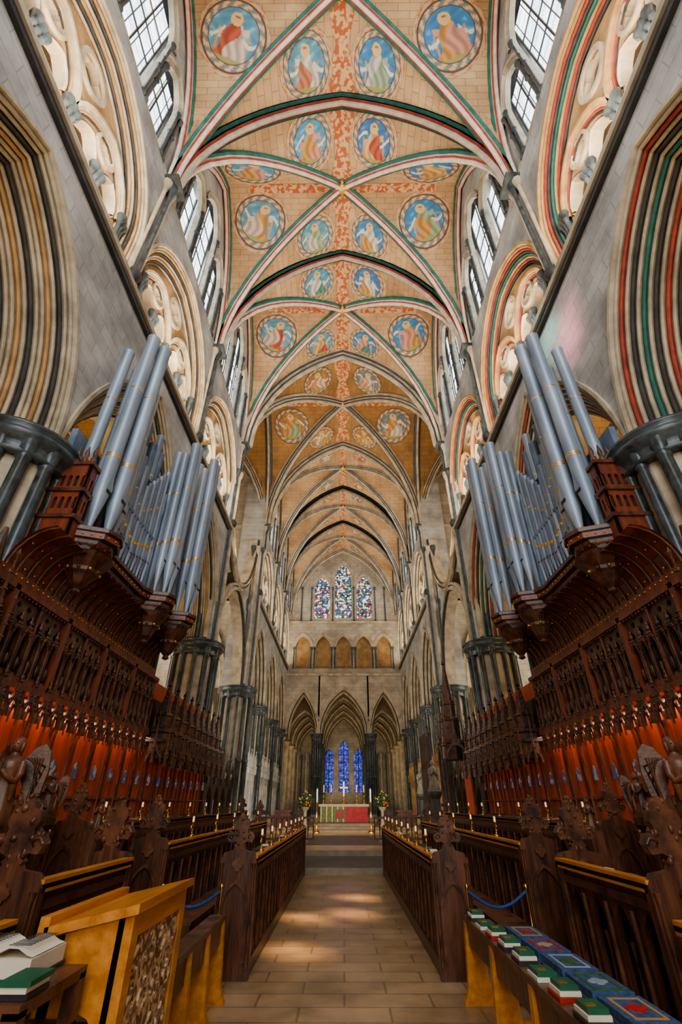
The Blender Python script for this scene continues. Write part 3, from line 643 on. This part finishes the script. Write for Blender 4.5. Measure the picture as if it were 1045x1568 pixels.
def desk(g, sg, xf, xb, y0, y1, zb, zt, gold=WOODG, panel=WOOD, ends=(True, True), pitch=.34, ps=.62):
    mf = lambda s, z, d: (sg*(xf+d), s, z)
    n = max(2, int((y1-y0)/pitch)); w = (y1-y0)/n
    holes = [lanc(y0+w*(i+.5), zb+.2, zt-.42, w*.34, w*.55, 4) for i in range(n)]
    holes += [quat(y0+w*i, zt-.27, w*.13, 12) for i in range(1, n)]
    g.plate([(y0, zb), (y1, zb), (y1, zt-.06), (y0, zt-.06)], holes, 0, .05, panel, mf)
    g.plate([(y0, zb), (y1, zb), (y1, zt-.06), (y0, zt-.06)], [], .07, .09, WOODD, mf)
    for i in range(n+1): g.lathe(sg*(xf-.012), y0+w*i, [(.02, zb+.15), (.02, zt-.2)], [WOODM], 6)
    for i in range(n):
        g.lathe(sg*(xf+.03), y0+w*(i+.5), [(.012, zb+.2), (.02, zb+.25), (.012, zb+.3), (.012, zt-.5), (.02, zt-.42)], [WOODM], 6)
    g.box(sg*(xf-.04), sg*(xf+.1), y0, y1, zb, zb+.14, panel); g.box(sg*(xf-.03), sg*(xf+.1), y0, y1, zt-.16, zt-.1, WOODM)
    T = [(xf-.06, zt), (xf-.06, zt-.05), (xb, zt-.16), (xb, zt-.11)]
    g.add([(sg*x, y, z) for y in (y0, y1) for x, z in T], [(0, 1, 2, 3), (4, 5, 6, 7), (0, 1, 5, 4), (1, 2, 6, 5), (2, 3, 7, 6), (3, 0, 4, 7)], gold)
    g.box(sg*(xf-.06), sg*(xf+.03), y0, y1, zt-.03, zt+.025, gold)
    for k, y in enumerate((y0, y1)):
        if ends[k]:
            mp = lambda s, z, d: (sg*s, y+d, z)
            c = (xf+xb)/2; hw = (xb-xf)/2+.06
            out = [(c-hw, zb), (c-hw, zt-.02), (c-hw*.8, zt+.06), (c-.08, zt+.08), (c-.06, zt+.12), (c+.06, zt+.12), (c+.08, zt+.08), (c+hw*.8, zt+.06), (c+hw, zt-.02), (c+hw, zb)]
            g.plate(out, [], -.04, .04, WOOD, mp)
            dd = -.045
            g.asweep(lambda s, z, d: mp(s, z, d+dd), c, zt-.45, hw*.6, hw*1.0, [(.03, 0), (.03, -.025), (0, -.025), (0, 0)], WOODM, zb=zb+.15, n=5)
            g.plate(quat(c, zt-.05, .07, 16), [], dd-.02, dd, WOODM, mp)
            for q in (-1, 1): g.lathe(sg*(c+q*hw*.86), y-.045, [(.022, zb+.1), (.018, zb+.2), (.018, zt-.1), (.03, zt-.04)], [WOODM], 6)
            poppy(g, sg*c, y, zt+.10, ps)
def lamp(gx, gy, gz):
    g = G('desk_lamp')
    g.lathe(gx, gy, [(.042, gz), (.046, gz+.012), (.022, gz+.025), (.009, gz+.04), (.008, gz+.13), (.022, gz+.14), (.009, gz+.155), (.032, gz+.168), (.034, gz+.176)], [BRASS], 10)
    g.lathe(gx, gy, [(.014, gz+.176), (.014, gz+.235), (.009, gz+.242)], [CANDLE], 10)
    for q in (-1, 1): g.tube([(gx, gy, gz+.09), (gx, gy+q*.045, gz+.07), (gx, gy+q*.07, gz+.11), (gx, gy+q*.04, gz+.14)], .007, BRASS, 5)
    g.obj()

for sg in (-1, 1):
    g = G('stall_platform')
    g.box(sg*2.12, sg*3.15, 1.5, 18.6, 0, .14, WOOD); g.box(sg*3.15, sg*4.9, 1.5, 18.6, 0, .4, WOOD); g.box(sg*4.1, sg*4.9, 1.5, 18.6, .4, .55, WOOD)
    g.obj()
    g = G('chorister_desk'); desk(g, sg, 1.10, 1.42, 6.85, 15.3, 0, 1.05, ps=.66)
    g.box(sg*1.75, sg*2.1, 6.9, 15.2, .4, .46, WOODM); g.box(sg*2.04, sg*2.1, 6.9, 15.2, 0, .42, WOOD)
    for y in (6.9, 9.7, 12.5, 15.2): g.box(sg*1.75, sg*2.1, y-.04, y+.04, 0, .44, WOOD)
    g.obj()
    g = G('canon_desk'); desk(g, sg, 2.2, 2.55, 6.9, 15.3, .14, 1.18, pitch=.4, ps=.74); desk(g, sg, 2.2, 2.6, 4.15, 5.8, .14, 1.12, pitch=.36, ps=.8)
    desk(g, sg, 2.2, 2.6, 1.8, 3.95, .14, .94, pitch=.4, ends=(False, False))
    g.box(sg*2.75, sg*3.1, 4.2, 15.2, .55, .61, WOODM); g.box(sg*3.04, sg*3.1, 4.2, 15.2, .14, .58, WOOD)
    g.obj()
    g = G('upper_stall_desk'); desk(g, sg, 3.25, 3.6, 6.95, 18.2, .4, 1.36, pitch=.4, ps=.66, gold=WOODM); desk(g, sg, 3.2, 3.6, 3.0, 5.8, .4, 1.34, pitch=.4, ps=.8, gold=WOODM)
    g.obj()
    g = G('choir_stall')
    mw = lambda s, z, d: (sg*(5.0+d), s, z)
    y0 = 3.2; pit = .76; n = 12; y1 = y0+pit*n
    g.box(sg*5.03, sg*5.08, y0, 18.7, .55, 4.36, WOODP)
    y = y0
    while y < 18.6:
        g.box(sg*4.45, sg*5.0, y+.06, y+pit-.06, .95, 1.0, WOOD)
        g.tube([(sg*4.4, y, .6), (sg*4.35, y, .9), (sg*4.42, y, 1.2), (sg*4.6, y, 1.3), (sg*5.0, y, 1.32)], .04, WOODM, 6)
        g.box(sg*4.5, sg*5.0, y-.03, y+.03, .55, 1.3, WOOD)
        g.sph(sg*4.38, y, 1.22, .05, WOODM)
        g.lathe(sg*4.98, y, [(.04, 1.3), (.025, 1.4), (.025, 2.6), (.05, 2.7)], [WOODM], 6)
        g.plate([(y+.29, 2.0), (y+.45, 2.0), (y+.45, 2.18), (y+.37, 2.25), (y+.29, 2.18)], [], -.02, .0, GLS, mw)
        for q in (.19, .57): g.box(sg*4.99, sg*5.03, y+q-.010, y+q+.010, 1.3, 2.8, WOODR)
        g.box(sg*4.98, sg*5.03, y, y+pit, 1.68, 1.72, WOODR)
        y += pit
    for i in range(n):
        yc = y0+pit*(i+.5)
        mc = lambda s, z, d: (sg*(4.8+d), s, z)
        for q in (-.19, .19): gable(g, mc, yc+q, 2.66, .17, .44, WOODM)
        gable(g, lambda s, z, d: (sg*(4.76+d), s, z), yc-pit/2, 2.64, .15, .54, WOOD)
        gable(g, lambda s, z, d: (sg*(4.76+d), s, z), yc, 2.64, .15, .54, WOOD)
        for q in (-.38, -.19, 0, .19): pinn(g, sg*4.78, yc+q, 2.58, .46, .016, WOODM)
        g.box(sg*4.78, sg*5.02, yc-pit/2, yc+pit/2, 3.02, 3.1, WOODR)
        mg = lambda s, z, d: (sg*(4.88+d), s, z)
        ho = []
        for q in (-.25, 0, .25):
            ho.append(lanc(yc+q, 3.24, 3.66, .085, .16, 4)); ho.append(quat(yc+q, 3.96, .085, 16))
        for q in (-.125, .125): ho.append(quat(yc+q, 4.13, .055, 12)); ho.append(quat(yc+q, 3.80, .035, 8))
        g.plate([(yc-pit/2, 3.12), (yc+pit/2, 3.12), (yc+pit/2, 4.34), (yc-pit/2, 4.34)], ho, 0, .05, WOODM, mg)
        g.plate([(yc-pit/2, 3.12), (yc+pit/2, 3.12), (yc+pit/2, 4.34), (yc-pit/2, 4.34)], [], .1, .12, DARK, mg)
        for q in (-.25, 0, .25):
            g.asweep(lambda s, z, d: mg(s, z, d-.03), yc+q, 3.66, .085, .16, [(.03, 0.03), (.02, -.02), (0, .0)], WOODM, zb=3.2, n=4)
            g.sph(sg*4.87, yc+q, 3.36, .035, WOODM, rz=.1, n=6, k=4)
            gable(g, lambda s, z, d: (sg*(4.84+d), s, z), yc+q, 3.72, .10, .24, WOODM)
        if i % 2 == 0: g.box(sg*4.80, sg*4.93, yc-pit/2-.05, yc-pit/2+.05, 3.1, 4.36, WOODR)
        else: g.lathe(sg*4.85, yc-pit/2, [(.03, 3.12), (.02, 3.2), (.02, 4.15), (.04, 4.25)], [WOODR], 6)
        for z in (3.1, 4.27): g.box(sg*4.80, sg*4.93, yc-pit/2, yc+pit/2, z, z+.08, WOODR)
        for k in range(8): g.sph(sg*4.82, yc-pit/2+pit*(k+.5)/8, 4.24, .022, WOODM, n=5, k=3)
    y = y1+.15
    for i in range(9):
        yc = y+.70*(i+.5); xo = 4.35
        gable(g, lambda s, z, d: (sg*(xo+d), s, z), yc, 2.45, .22, .62)
        for q in (-1, 1):
            gable(g, lambda s, z, d: (sg*(xo+.08+s), yc+q*(.3+d), z), .2, 2.45, .2, .5)
            pinn(g, sg*(xo+.0), yc+q*.27, 2.35, .95, .04); pinn(g, sg*(xo+.3), yc+q*.34, 2.45, 1.15, .045)
        g.lathe(sg*(xo+.32), yc, [(.3, 2.55), (.3, 3.1), (.36, 3.13), (.34, 3.2), (.2, 3.25), (.2, 3.5), (.24, 3.53), (.17, 3.6), (.04, 4.25), (.07, 4.29), (.01, 4.4)], [WOODD, WOODM], 6, False)
        for k in range(6):
            a = k*pi/3; pinn(g, sg*(xo+.32)+.27*cos(a), yc+.27*sin(a), 3.1, .6, .03)
        for k in range(1, 5):
            for a in range(4): g.sph(sg*(xo+.32)+(.17-.03*k)*cos(a*pi/2), yc+(.17-.03*k)*sin(a*pi/2), 3.6+.13*k, .03, WOODM, n=5, k=3)
        g.box(sg*(xo+.1), sg*5.0, yc-.35, yc+.35, 2.9, 2.96, WOODD)
        g.box(sg*4.9, sg*5.0, yc-.35, yc+.35, 2.9, 3.9, WOODD)
    for yy in (5.1, 5.6):
        for dx in (.25, .5): pinn(g, sg*(4.25+dx), yy, 3.0, 1.6, .06); pinn(g, sg*(4.2+dx), yy+.2, 2.9, 1.1, .045)
    g.lathe(sg*4.62, 5.35, [(.22, 2.9), (.22, 3.4), (.28, 3.45), (.18, 3.55), (.18, 3.9), (.22, 3.95), (.14, 4.05), (.03, 4.8)], [WOODD, WOODM], 8, False)
    g.obj()
    for (x, y, z, h) in ((2.95, 4.6, 1.42, .70), (3.42, 6.2, 1.50, .42)):
        s_ = G('carved_angel_figure')
        statue(s_, sg*x, y, z, h, WOODM, True); s_.lathe(sg*x, y, [(.10, .14 if x < 3.1 else .4), (.10, z-.15), (.15, z-.1), (.15, z-.03)], [WOOD], 8, False); s_.obj()
    for k, (x, y) in enumerate(((2.75, 6.6), (2.78, 6.2))):
        s_ = G('carved_kneeling_figure'); statue(s_, sg*x, y, 1.36, .3, WOODM, False); s_.box(sg*x-.07, sg*x+.07, y-.07, y+.07, .14, 1.34, WOOD); s_.obj()
    for k in range(8): lamp(sg*1.10, 7.5+k*1.0, 1.076)
    for k in range(8): lamp(sg*3.26, 7.4+k*1.35, 1.386)
    for k in range(5): lamp(sg*2.22, 8.1+k*1.5, 1.206)
    b = G('prayer_books'); rb = random.Random(3+sg)
    for (xr, zz, ya, yb) in ((1.3, .985, 7.2, 15), (2.42, 1.1, 7.2, 15), (2.46, 1.04, 4.4, 5.5)):
        y = ya
        while y < yb:
            m_ = rb.choice([BGRN, BRED, BBLK, PAPER]); b.box(sg*(xr-.08), sg*(xr+.07), y, y+.14+.06*rb.random(), zz, zz+.05, m_); y += .35+.5*rb.random()
    b.obj()
    r = G('barrier_rope'); r.tube([(sg*(1.35+.65*t), 6.45, .80-.14*sin(pi*t)) for t in [k/10 for k in range(11)]], .015, ROPE, 7)
    for t in (0, 1): r.lathe(sg*(1.35+.65*t), 6.45, [(.1, 0), (.1, .02), (.015, .04), (.015, .81), (.025, .84), (.01, .86)], [BRASS], 10)
    r.obj()
    sc = G('presbytery_screen')
    for b_ in FARB+[(CY0+.8, CY1-.8)]:
        ya, yb = b_[0]+.9, b_[1]-.9
        if b_[0] < 20: ya, yb = b_[0]+.3, b_[1]-.3
        nn = 5; w = (yb-ya)/nn; zt = 3.4 if b_[0] > 20 else 2.6
        ms = lambda s, z, d: (sg*(5.5+d), s, z)
        m_ = STONE if sg < 0 and b_[0] > 20 else (WOODD if b_[0] < 20 else MOULDW)
        zf = .42 if b_[0] > 33 else .28
        sc.plate([(ya, zf), (yb, zf), (yb, zt), (ya, zt)], [lanc(ya+w*(i+.5), .9, zt-1.1, w*.38, w*.6) for i in range(nn)], 0, .2, m_, ms)
        for i in range(nn+1): pinn(sc, sg*5.5, ya+w*i, zt-.3, 1.3, .09, m_)
        for i in range(nn): gable(sc, lambda s, z, d: (sg*(5.46+d), s, z), ya+w*(i+.5), zt-.1, w*.42, .7, m_)
    sc.obj()

t = G('bishops_throne')
TX, TY = 4.2, 19.6
for (dx, dy) in ((-.45, -.45), (.45, -.45), (-.45, .45), (.45, .45)):
    t.lathe(TX+dx, TY+dy*1.3, [(.07, .28), (.05, .7), (.05, 3.0), (.08, 3.1)], [WOODM], 6); pinn(t, TX+dx, TY+dy*1.3, 3.0, 1.6, .08)
t.lathe(TX, TY, [(.5, 3.0), (.55, 3.5), (.62, 3.55), (.4, 3.7), (.4, 4.3), (.46, 4.35), (.3, 4.5), (.3, 4.9), (.34, 4.95), (.22, 5.1), (.05, 6.5), (.1, 6.55), (.02, 6.75)], [WOODD, WOODM], 8, False)
for k in range(8):
    a = k*pi/4
    for z, R, h in ((3.5, .52, .9), (4.3, .4, .8), (4.9, .28, .6)): pinn(t, TX+R*cos(a), TY+R*sin(a), z, h, .04)
for q in (-.5, .5): gable(t, lambda s, z, d: (s, TY+q*1.2+d, z), TX, 3.0, .45, .9)
gable(t, lambda s, z, d: (TX-.52+d, s, z), TY, 3.0, .5, .9)
t.box(TX-.4, TX+.4, TY-.4, TY+.5, .28, .9, WOODP); t.box(TX+.4, TX+.45, TY-.5, TY+.5, .28, 3.0, WOODP)
t.obj()
t = G('chantry_chapel')
mt = lambda s, z, d: (4.6+d, s, z)
t.plate([(28.4, .28), (30.9, .28), (30.9, 5.0), (28.4, 5.0)], [lanc(28.95+.7*i, 1.6, 3.2, .25, .45) for i in range(3)]+[quat(28.95+.7*i, 4.4, .2) for i in range(3)], 0, .25, WOODD, mt)
for i in range(4): pinn(t, 4.7, 28.45+.8*i, 4.8, 1.5, .1, MOULDD)
t.obj()
for (x, y) in ((4.5, 26.4), (4.7, 32.2)):
    z0_ = .28 if y < 30 else .36
    s_ = G('stone_saint_statue'); statue(s_, x, y, 2.2, 1.3, SKIN, False); s_.lathe(x, y, [(.35, z0_), (.35, .5), (.22, .7), (.22, 1.8), (.35, 2.0), (.35, 2.12)], [MOULDD], 8, False); s_.obj()

# ------------------------------------------------------------------ altar
a = G('altar'); AY = 35.6
a.box(-1.9, 1.9, AY-.8, AY+1.2, .42, .56, RISER)
a.box(-1.55, 1.55, AY, AY+.8, .56, 1.52, WOOD); a.box(-1.65, 1.65, AY-.06, AY+.86, 1.52, 1.6, LINEN)
a.box(-1.56, .1, AY-.05, AY-.01, .62, 1.5, FROG); a.box(.1, 1.56, AY-.05, AY-.01, .62, 1.5, FRED)
for k in range(9): a.box(-1.5+k*.36, -1.46+k*.36, AY-.07, AY-.04, .62, 1.5, GOLD if k < 5 else FRED)
a.box(-1.65, 1.65, AY-.09, AY-.05, 1.46, 1.54, LINEN)
a.box(-.5, .0, AY-.075, AY-.04, .8, 1.3, BRED)
a.lathe(0, AY+.4, [(.18, 1.6), (.15, 1.66), (.04, 1.75), (.04, 2.0), (.07, 2.03), (.03, 2.06)], [GOLD], 10)
a.box(-.035, .035, AY+.37, AY+.43, 2.0, 2.9, GOLD); a.box(-.26, .26, AY+.37, AY+.43, 2.5, 2.57, GOLD)
a.obj()
for x in (-1.35, -.85, .85, 1.35):
    c = G('altar_candlestick'); c.lathe(x, AY+.4, [(.1, 1.601), (.09, 1.65), (.03, 1.75), (.03, 1.95), (.06, 1.98), (.025, 2.02), (.025, 2.2), (.08, 2.25), (.08, 2.27)], [BRASS], 10)
    c.lathe(x, AY+.4, [(.03, 2.27), (.03, 2.65), (.005, 2.7)], [CANDLE], 8); c.obj()
for x in (-2.5, 2.5):
    c = G('flower_arrangement'); c.lathe(x, AY-.5, [(.2, .42), (.16, .5), (.1, .9), (.1, 1.2), (.25, 1.35), (.28, 1.45)], [MOULD], 12)
    rr = random.Random(5)
    for k in range(90):
        u = rr.uniform(0, 2*pi); h = rr.random(); R = .5*sqrt(rr.random())
        p = (x+R*cos(u), AY-.5+R*sin(u), 1.5+h*.9*(1-R))
        if k % 3: c.sph(*p, .09, LEAF, rz=.05, n=5, k=3)
        else: c.sph(*p, .065, FLWR if k % 2 else LINEN, n=6, k=4)
        if k % 5 == 0: c.tube([(x, AY-.5, 1.4), p], .01, LEAF, 4)
    c.obj()
for sg in (-1, 1):
    c = G('sanctuary_chest'); c.box(sg*3.3, sg*4.2, 33.1, 34.6, .42, 1.2, WOOD); c.box(sg*3.2, sg*4.25, 33.05, 34.7, 1.2, 1.28, WOODM)
    for k in range(3): c.box(sg*3.26, sg*3.3, 33.15+k*.49, 33.55+k*.49, .55, 1.1, WOODM)
    c.obj()
    c = G('standing_candlestick')
    c.lathe(sg*1.5, 30.2, [(.2, .28), (.18, .34), (.05, .45), (.04, .9), (.08, .95), (.04, 1.0), (.04, 1.6), (.1, 1.66), (.1, 1.7)], [BRASS], 12); c.lathe(sg*1.5, 30.2, [(.04, 1.7), (.04, 2.3), (.01, 2.35)], [WHITEM], 10); c.obj()
    r = G('communion_rail')
    r.box(sg*1.3, sg*4.0, 24.4, 24.5, 1.05, 1.13, WOODM); r.box(sg*1.3, sg*4.0, 24.4, 24.5, .28, .36, WOOD)
    for k in range(12): r.lathe(sg*(1.35+k*.235), 24.45, [(.03, .32), (.02, .5), (.035, .7), (.02, .9), (.03, 1.05)], [WOOD], 6)
    r.obj()

# ------------------------------------------------------------------ foreground left: music desk with books
d = G('music_desk')
mR = lambda s, z, dd: (-1.06-dd, s, z)
d.plate([(3.0, .0), (3.9, .0), (3.9, 1.14), (3.0, 1.14)], [], .03, .06, WOODG, mR)
panel = mat('pale_carved_tracery', (.66, .48, .30), (.18, .09, .045), .5, 26, .9, detail=1, pos=(.42, .56))
d.plate([(3.08, .12), (3.82, .12), (3.82, 1.04), (3.08, 1.04)], [], .0, .03, panel, mR)
for i in range(4):
    for j in range(5):
        d.plate(quat(3.17+.185*i, .22+.18*j, .075, 20), [quat(3.17+.185*i, .22+.18*j, .045, 12)], -.012, .0, panel, mR)
for s0, s1, z0, z1 in ((3.0, 3.09, 0, 1.14), (3.81, 3.9, 0, 1.14), (3.09, 3.81, 1.04, 1.14), (3.09, 3.81, 0, .12)):
    d.plate([(s0, z0), (s1, z0), (s1, z1), (s0, z1)], [], -.015, .05, WOODG, mR)
T = [(-1.02, 1.18), (-1.02, 1.14), (-1.47, 1.05), (-1.47, 1.09)]
d.add([(x, y, z) for y in (2.97, 3.95) for x, z in T], [(0, 1, 2, 3), (4, 5, 6, 7), (0, 1, 5, 4), (1, 2, 6, 5), (2, 3, 7, 6), (3, 0, 4, 7)], WOODG)
d.box(-1.5, -1.45, 2.97, 3.95, 1.05, 1.13, WOODG)
for y in (3.0, 3.83):
    d.box(-1.44, -1.37, y, y+.07, 0, 1.06, WOODG); d.box(-1.42, -1.1, y, y+.07, .1, .2, WOODG)
    d.plate([(-1.42, 1.05), (-1.1, 1.13), (-1.1, .72), (-1.14, .72), (-1.18, .77), (-1.26, .8), (-1.34, .77), (-1.38, .72), (-1.42, .72)], [], y, y+.05, WOODG, lambda s, z, dd: (s, dd, z))
d.box(-1.42, -1.1, 3.02, 3.86, .45, .49, WOODG)
d.obj()
d = G('reading_desk')
d.box(-1.85, -1.20, 2.4, 2.93, .93, .97, WOODM); d.box(-1.85, -1.20, 2.4, 2.93, .76, .79, WOOD)
for x in (-1.85, -1.26):
    for y in (2.4, 2.87): d.box(x, x+.06, y, y+.06, 0, .95, WOODM)
d.box(-1.85, -1.20, 2.4, 2.43, .58, .68, WOODM); d.box(-1.85, -1.82, 2.4, 2.93, .58, .93, WOODM)
d.obj()
bk = G('open_hymn_book')
BX = -1.5
for q in (-1, 1):
    rows = [[(BX+q*u*.17, y, 1.05+.03*sin(pi*min(1, u*1.1))) for u in (0, .15, .35, .6, .85, 1)] for y in (2.65, 2.92)]
    bk.grid(rows, PAPER, True); bk.box(BX, BX+q*.175, 2.64, 2.93, .972, 1.045, PAPER)
    bk.box(BX, BX+q*.185, 2.63, 2.94, .971, .985, BBLK)
    for k in range(10): bk.box(BX+q*.04, BX+q*.14, 2.68+k*.024, 2.686+k*.024, 1.082, 1.084, BBLK)
bk.obj()
st = G('stacked_books')
for k, (m_, w) in enumerate(((BBLK, .12), (PAPER, .11), (BGRN, .12))):
    st.box(-1.325+.004*k, -1.325+.004*k+w, 2.44-.006*k, 2.60, .972+k*.02, .972+k*.02+.018, m_)
st.obj()
for sg in (-1, 1):
    bn = G('choir_bench')
    ya, yb = (3.2, 6.2) if sg > 0 else (4.3, 6.2)
    bn.box(sg*1.22, sg*1.38, ya, yb, .60, .64, WOODM); bn.box(sg*1.24, sg*1.27, ya, yb, .42, .6, WOOD)
    bn.box(sg*1.62, sg*1.95, ya, yb, .40, .45, WOODM)
    for k in range(4):
        y = ya+.05+(yb-ya-.1)*k/3
        bn.plate([(1.14, 0), (1.44, 0), (1.40, .12), (1.36, .6), (1.22, .6), (1.19, .12)], [], y-.035, y+.035, WOODG, lambda s, z, d_: (sg*s, d_, z))
        bn.box(sg*1.65, sg*1.93, y-.03, y+.03, 0, .4, WOOD); bn.box(sg*1.3, sg*1.7, y-.03, y+.03, .1, .16, WOODG)
    bn.obj()
    kn = G('kneeler_cushion')
    for k in range(6 if sg > 0 else 3):
        y = ya+.05+k*.5
        for (o, zz, m_) in ((0, .452, KNEEL), (.01, .502, KNEEL)):
            kn.box(sg*(1.63+o), sg*(1.93-o), y+o, y+.46-o, zz, zz+.05, m_)
        mk = [FRED, MOULDW, LEAF, PIPE][k % 4]
        kn.plate([(1.68, y+.05), (1.88, y+.05), (1.88, y+.40), (1.68, y+.40)], [[(1.70, y+.07), (1.86, y+.07), (1.86, y+.38), (1.70, y+.38)]], .551, .556, mk, lambda s, z, d_: (sg*s, z, d_))
        kn.plate(quat(1.78, y+.225, .07, 16), [], .551, .557, [MOULDW, FRED, PIPE, LEAF][k % 4], lambda s, z, d_: (sg*s, z, d_))
    kn.obj()
    if sg > 0:
        hb = G('hymn_books')
        for k in range(8):
            y = 3.35+k*.36
            for q, m_ in enumerate(((BBLK, PAPER, BGRN), (BRED, PAPER, BGRN), (PAPER, BGRN), (BBLK, PAPER, BGRN))[k % 4]):
                hb.box(1.235+.01*q, 1.375-.005*q, y+.01*q, y+.19-.01*q, .641+q*.024, .641+q*.024+.022, m_)
                if m_ == BGRN: hb.box(1.27, 1.32, y+.06, y+.1, .641+q*.024+.022, .641+q*.024+.024, GOLD)
        hb.obj()

# ------------------------------------------------------------------ lights
def area(name, loc, rot, sx, sy, p, col=(1, 1, 1), spread=None):
    l = bpy.data.lights.new(name, 'AREA'); l.shape = 'RECTANGLE'; l.size = sx; l.size_y = sy; l.energy = p; l.color = col
    if spread: l.spread = math.radians(spread)
    o = bpy.data.objects.new(name, l); o.location = loc; o.rotation_euler = rot; bpy.context.scene.collection.objects.link(o); return o
def aim(o, t): o.rotation_euler = (Vector(t)-Vector(o.location)).to_track_quat('-Z', 'Y').to_euler()
o = area('nave_fill', (0, -8, 15), (0, 0, 0), 8, 12, 2500, (.88, .94, 1)); aim(o, (0, 14, 13))  # added fill behind the camera, standing in for unseen nave windows
o = area('nave_low_fill', (0, -8, 4.5), (0, 0, 0), 6, 4, 560, (1, .84, .64)); aim(o, (0, 12, 2.5))  # second fill, added low at the west to lift stalls and floor
for sg in (-1, 1):
    for y in (3.4, 9.5, 15.7):
        area('vault_fill', (sg*4.9, y, 12.9), (pi, sg*.35, 0), .5, 3, 470, (1, .83, .62))  # made-up fill facing up to brighten the vault, unseen from below
        area('triforium_lamp', (sg*7.2, y, 12.75), (pi, 0, 0), .5, 3, 80, (1, .50, .16))
    for y in (30, 36, 42): area('presbytery_fill', (sg*4.9, y, 12.9), (pi, sg*.35, 0), .5, 3, 300, (1, .80, .56))  # added upward fill for the presbytery, turned away from view
    area('crossing_fill', (sg*5.0, 23, 12.7), (pi, sg*.35, 0), .5, 4, 240, (1, .72, .42))  # invented upward fill that brightens the crossing, hidden from below
    area('aisle_light', (sg*8.9, 6, 1.5), (pi, 0, 0), 1, 12, 760, (1, .68, .28)); area('aisle_light', (sg*8.6, 36, 1.5), (pi, 0, 0), 1, 12, 520, (1, .72, .36))
    o = area('transept_fill', (sg*14, 23, 9), (0, 0, 0), 6, 12, 1250, (1, .87, .70)); aim(o, (-sg*4, 28, 4))  # hidden fill added in the transept to brighten the lower presbytery
    area('stall_panel_fill', (sg*4.92, 9, 3.0), (0, 0, 0), .06, 9, 75, (1, .64, .36))  # made-up fill under the canopies to brighten the red panels
    area('stall_panel_fill', (sg*4.8, 15.6, 2.85), (0, 0, 0), .06, 6, 45, (1, .62, .34))
area('retrochoir_light', (0, 54, 1.2), (pi, 0, 0), 6, 12, 560, (1, .76, .40))
o = area('east_wall_light', (0, 27, 3.2), (0, 0, 0), 6, 1, 620, (1, .9, .72)); aim(o, (0, 45, 11))
for (px, py) in ((-.62, 8.0), (.1, 10.4), (.3, 12.0), (-.65, 10.0)):
    o = area('window_sunbeam', (px+5.0, py-6, 17.4), (0, 0, 0), .18, .6, 4.5, (1, .62, .30), 3.0); aim(o, (px, py, 0))
for (ty, tz, col, pw) in ((7.0, 11.2, (1, .35, .42), 9), (7.6, 12.0, (.3, .9, .85), 6)):
    o = area('stained_light_beam', (-5.0, ty-5, tz+7.5), (0, 0, 0), .7, .9, pw, col, 6.0); aim(o, (5.45, ty, tz))
w = bpy.data.worlds.new('World'); bpy.context.scene.world = w; w.use_nodes = True
bg = w.node_tree.nodes['Background']; bg.inputs[0].default_value = (.55, .70, .95, 1); bg.inputs[1].default_value = .22

# ------------------------------------------------------------------ camera
cd = bpy.data.cameras.new('camera'); cd.sensor_fit = 'HORIZONTAL'; cd.sensor_width = 24; cd.lens = 16; cd.clip_end = 300; cd.clip_start = .05
co = bpy.data.objects.new('camera', cd); co.location = (0, 0, 1.6); co.rotation_euler = (math.radians(90+32.7), 0, math.radians(.3))
bpy.context.scene.collection.objects.link(co); bpy.context.scene.camera = co
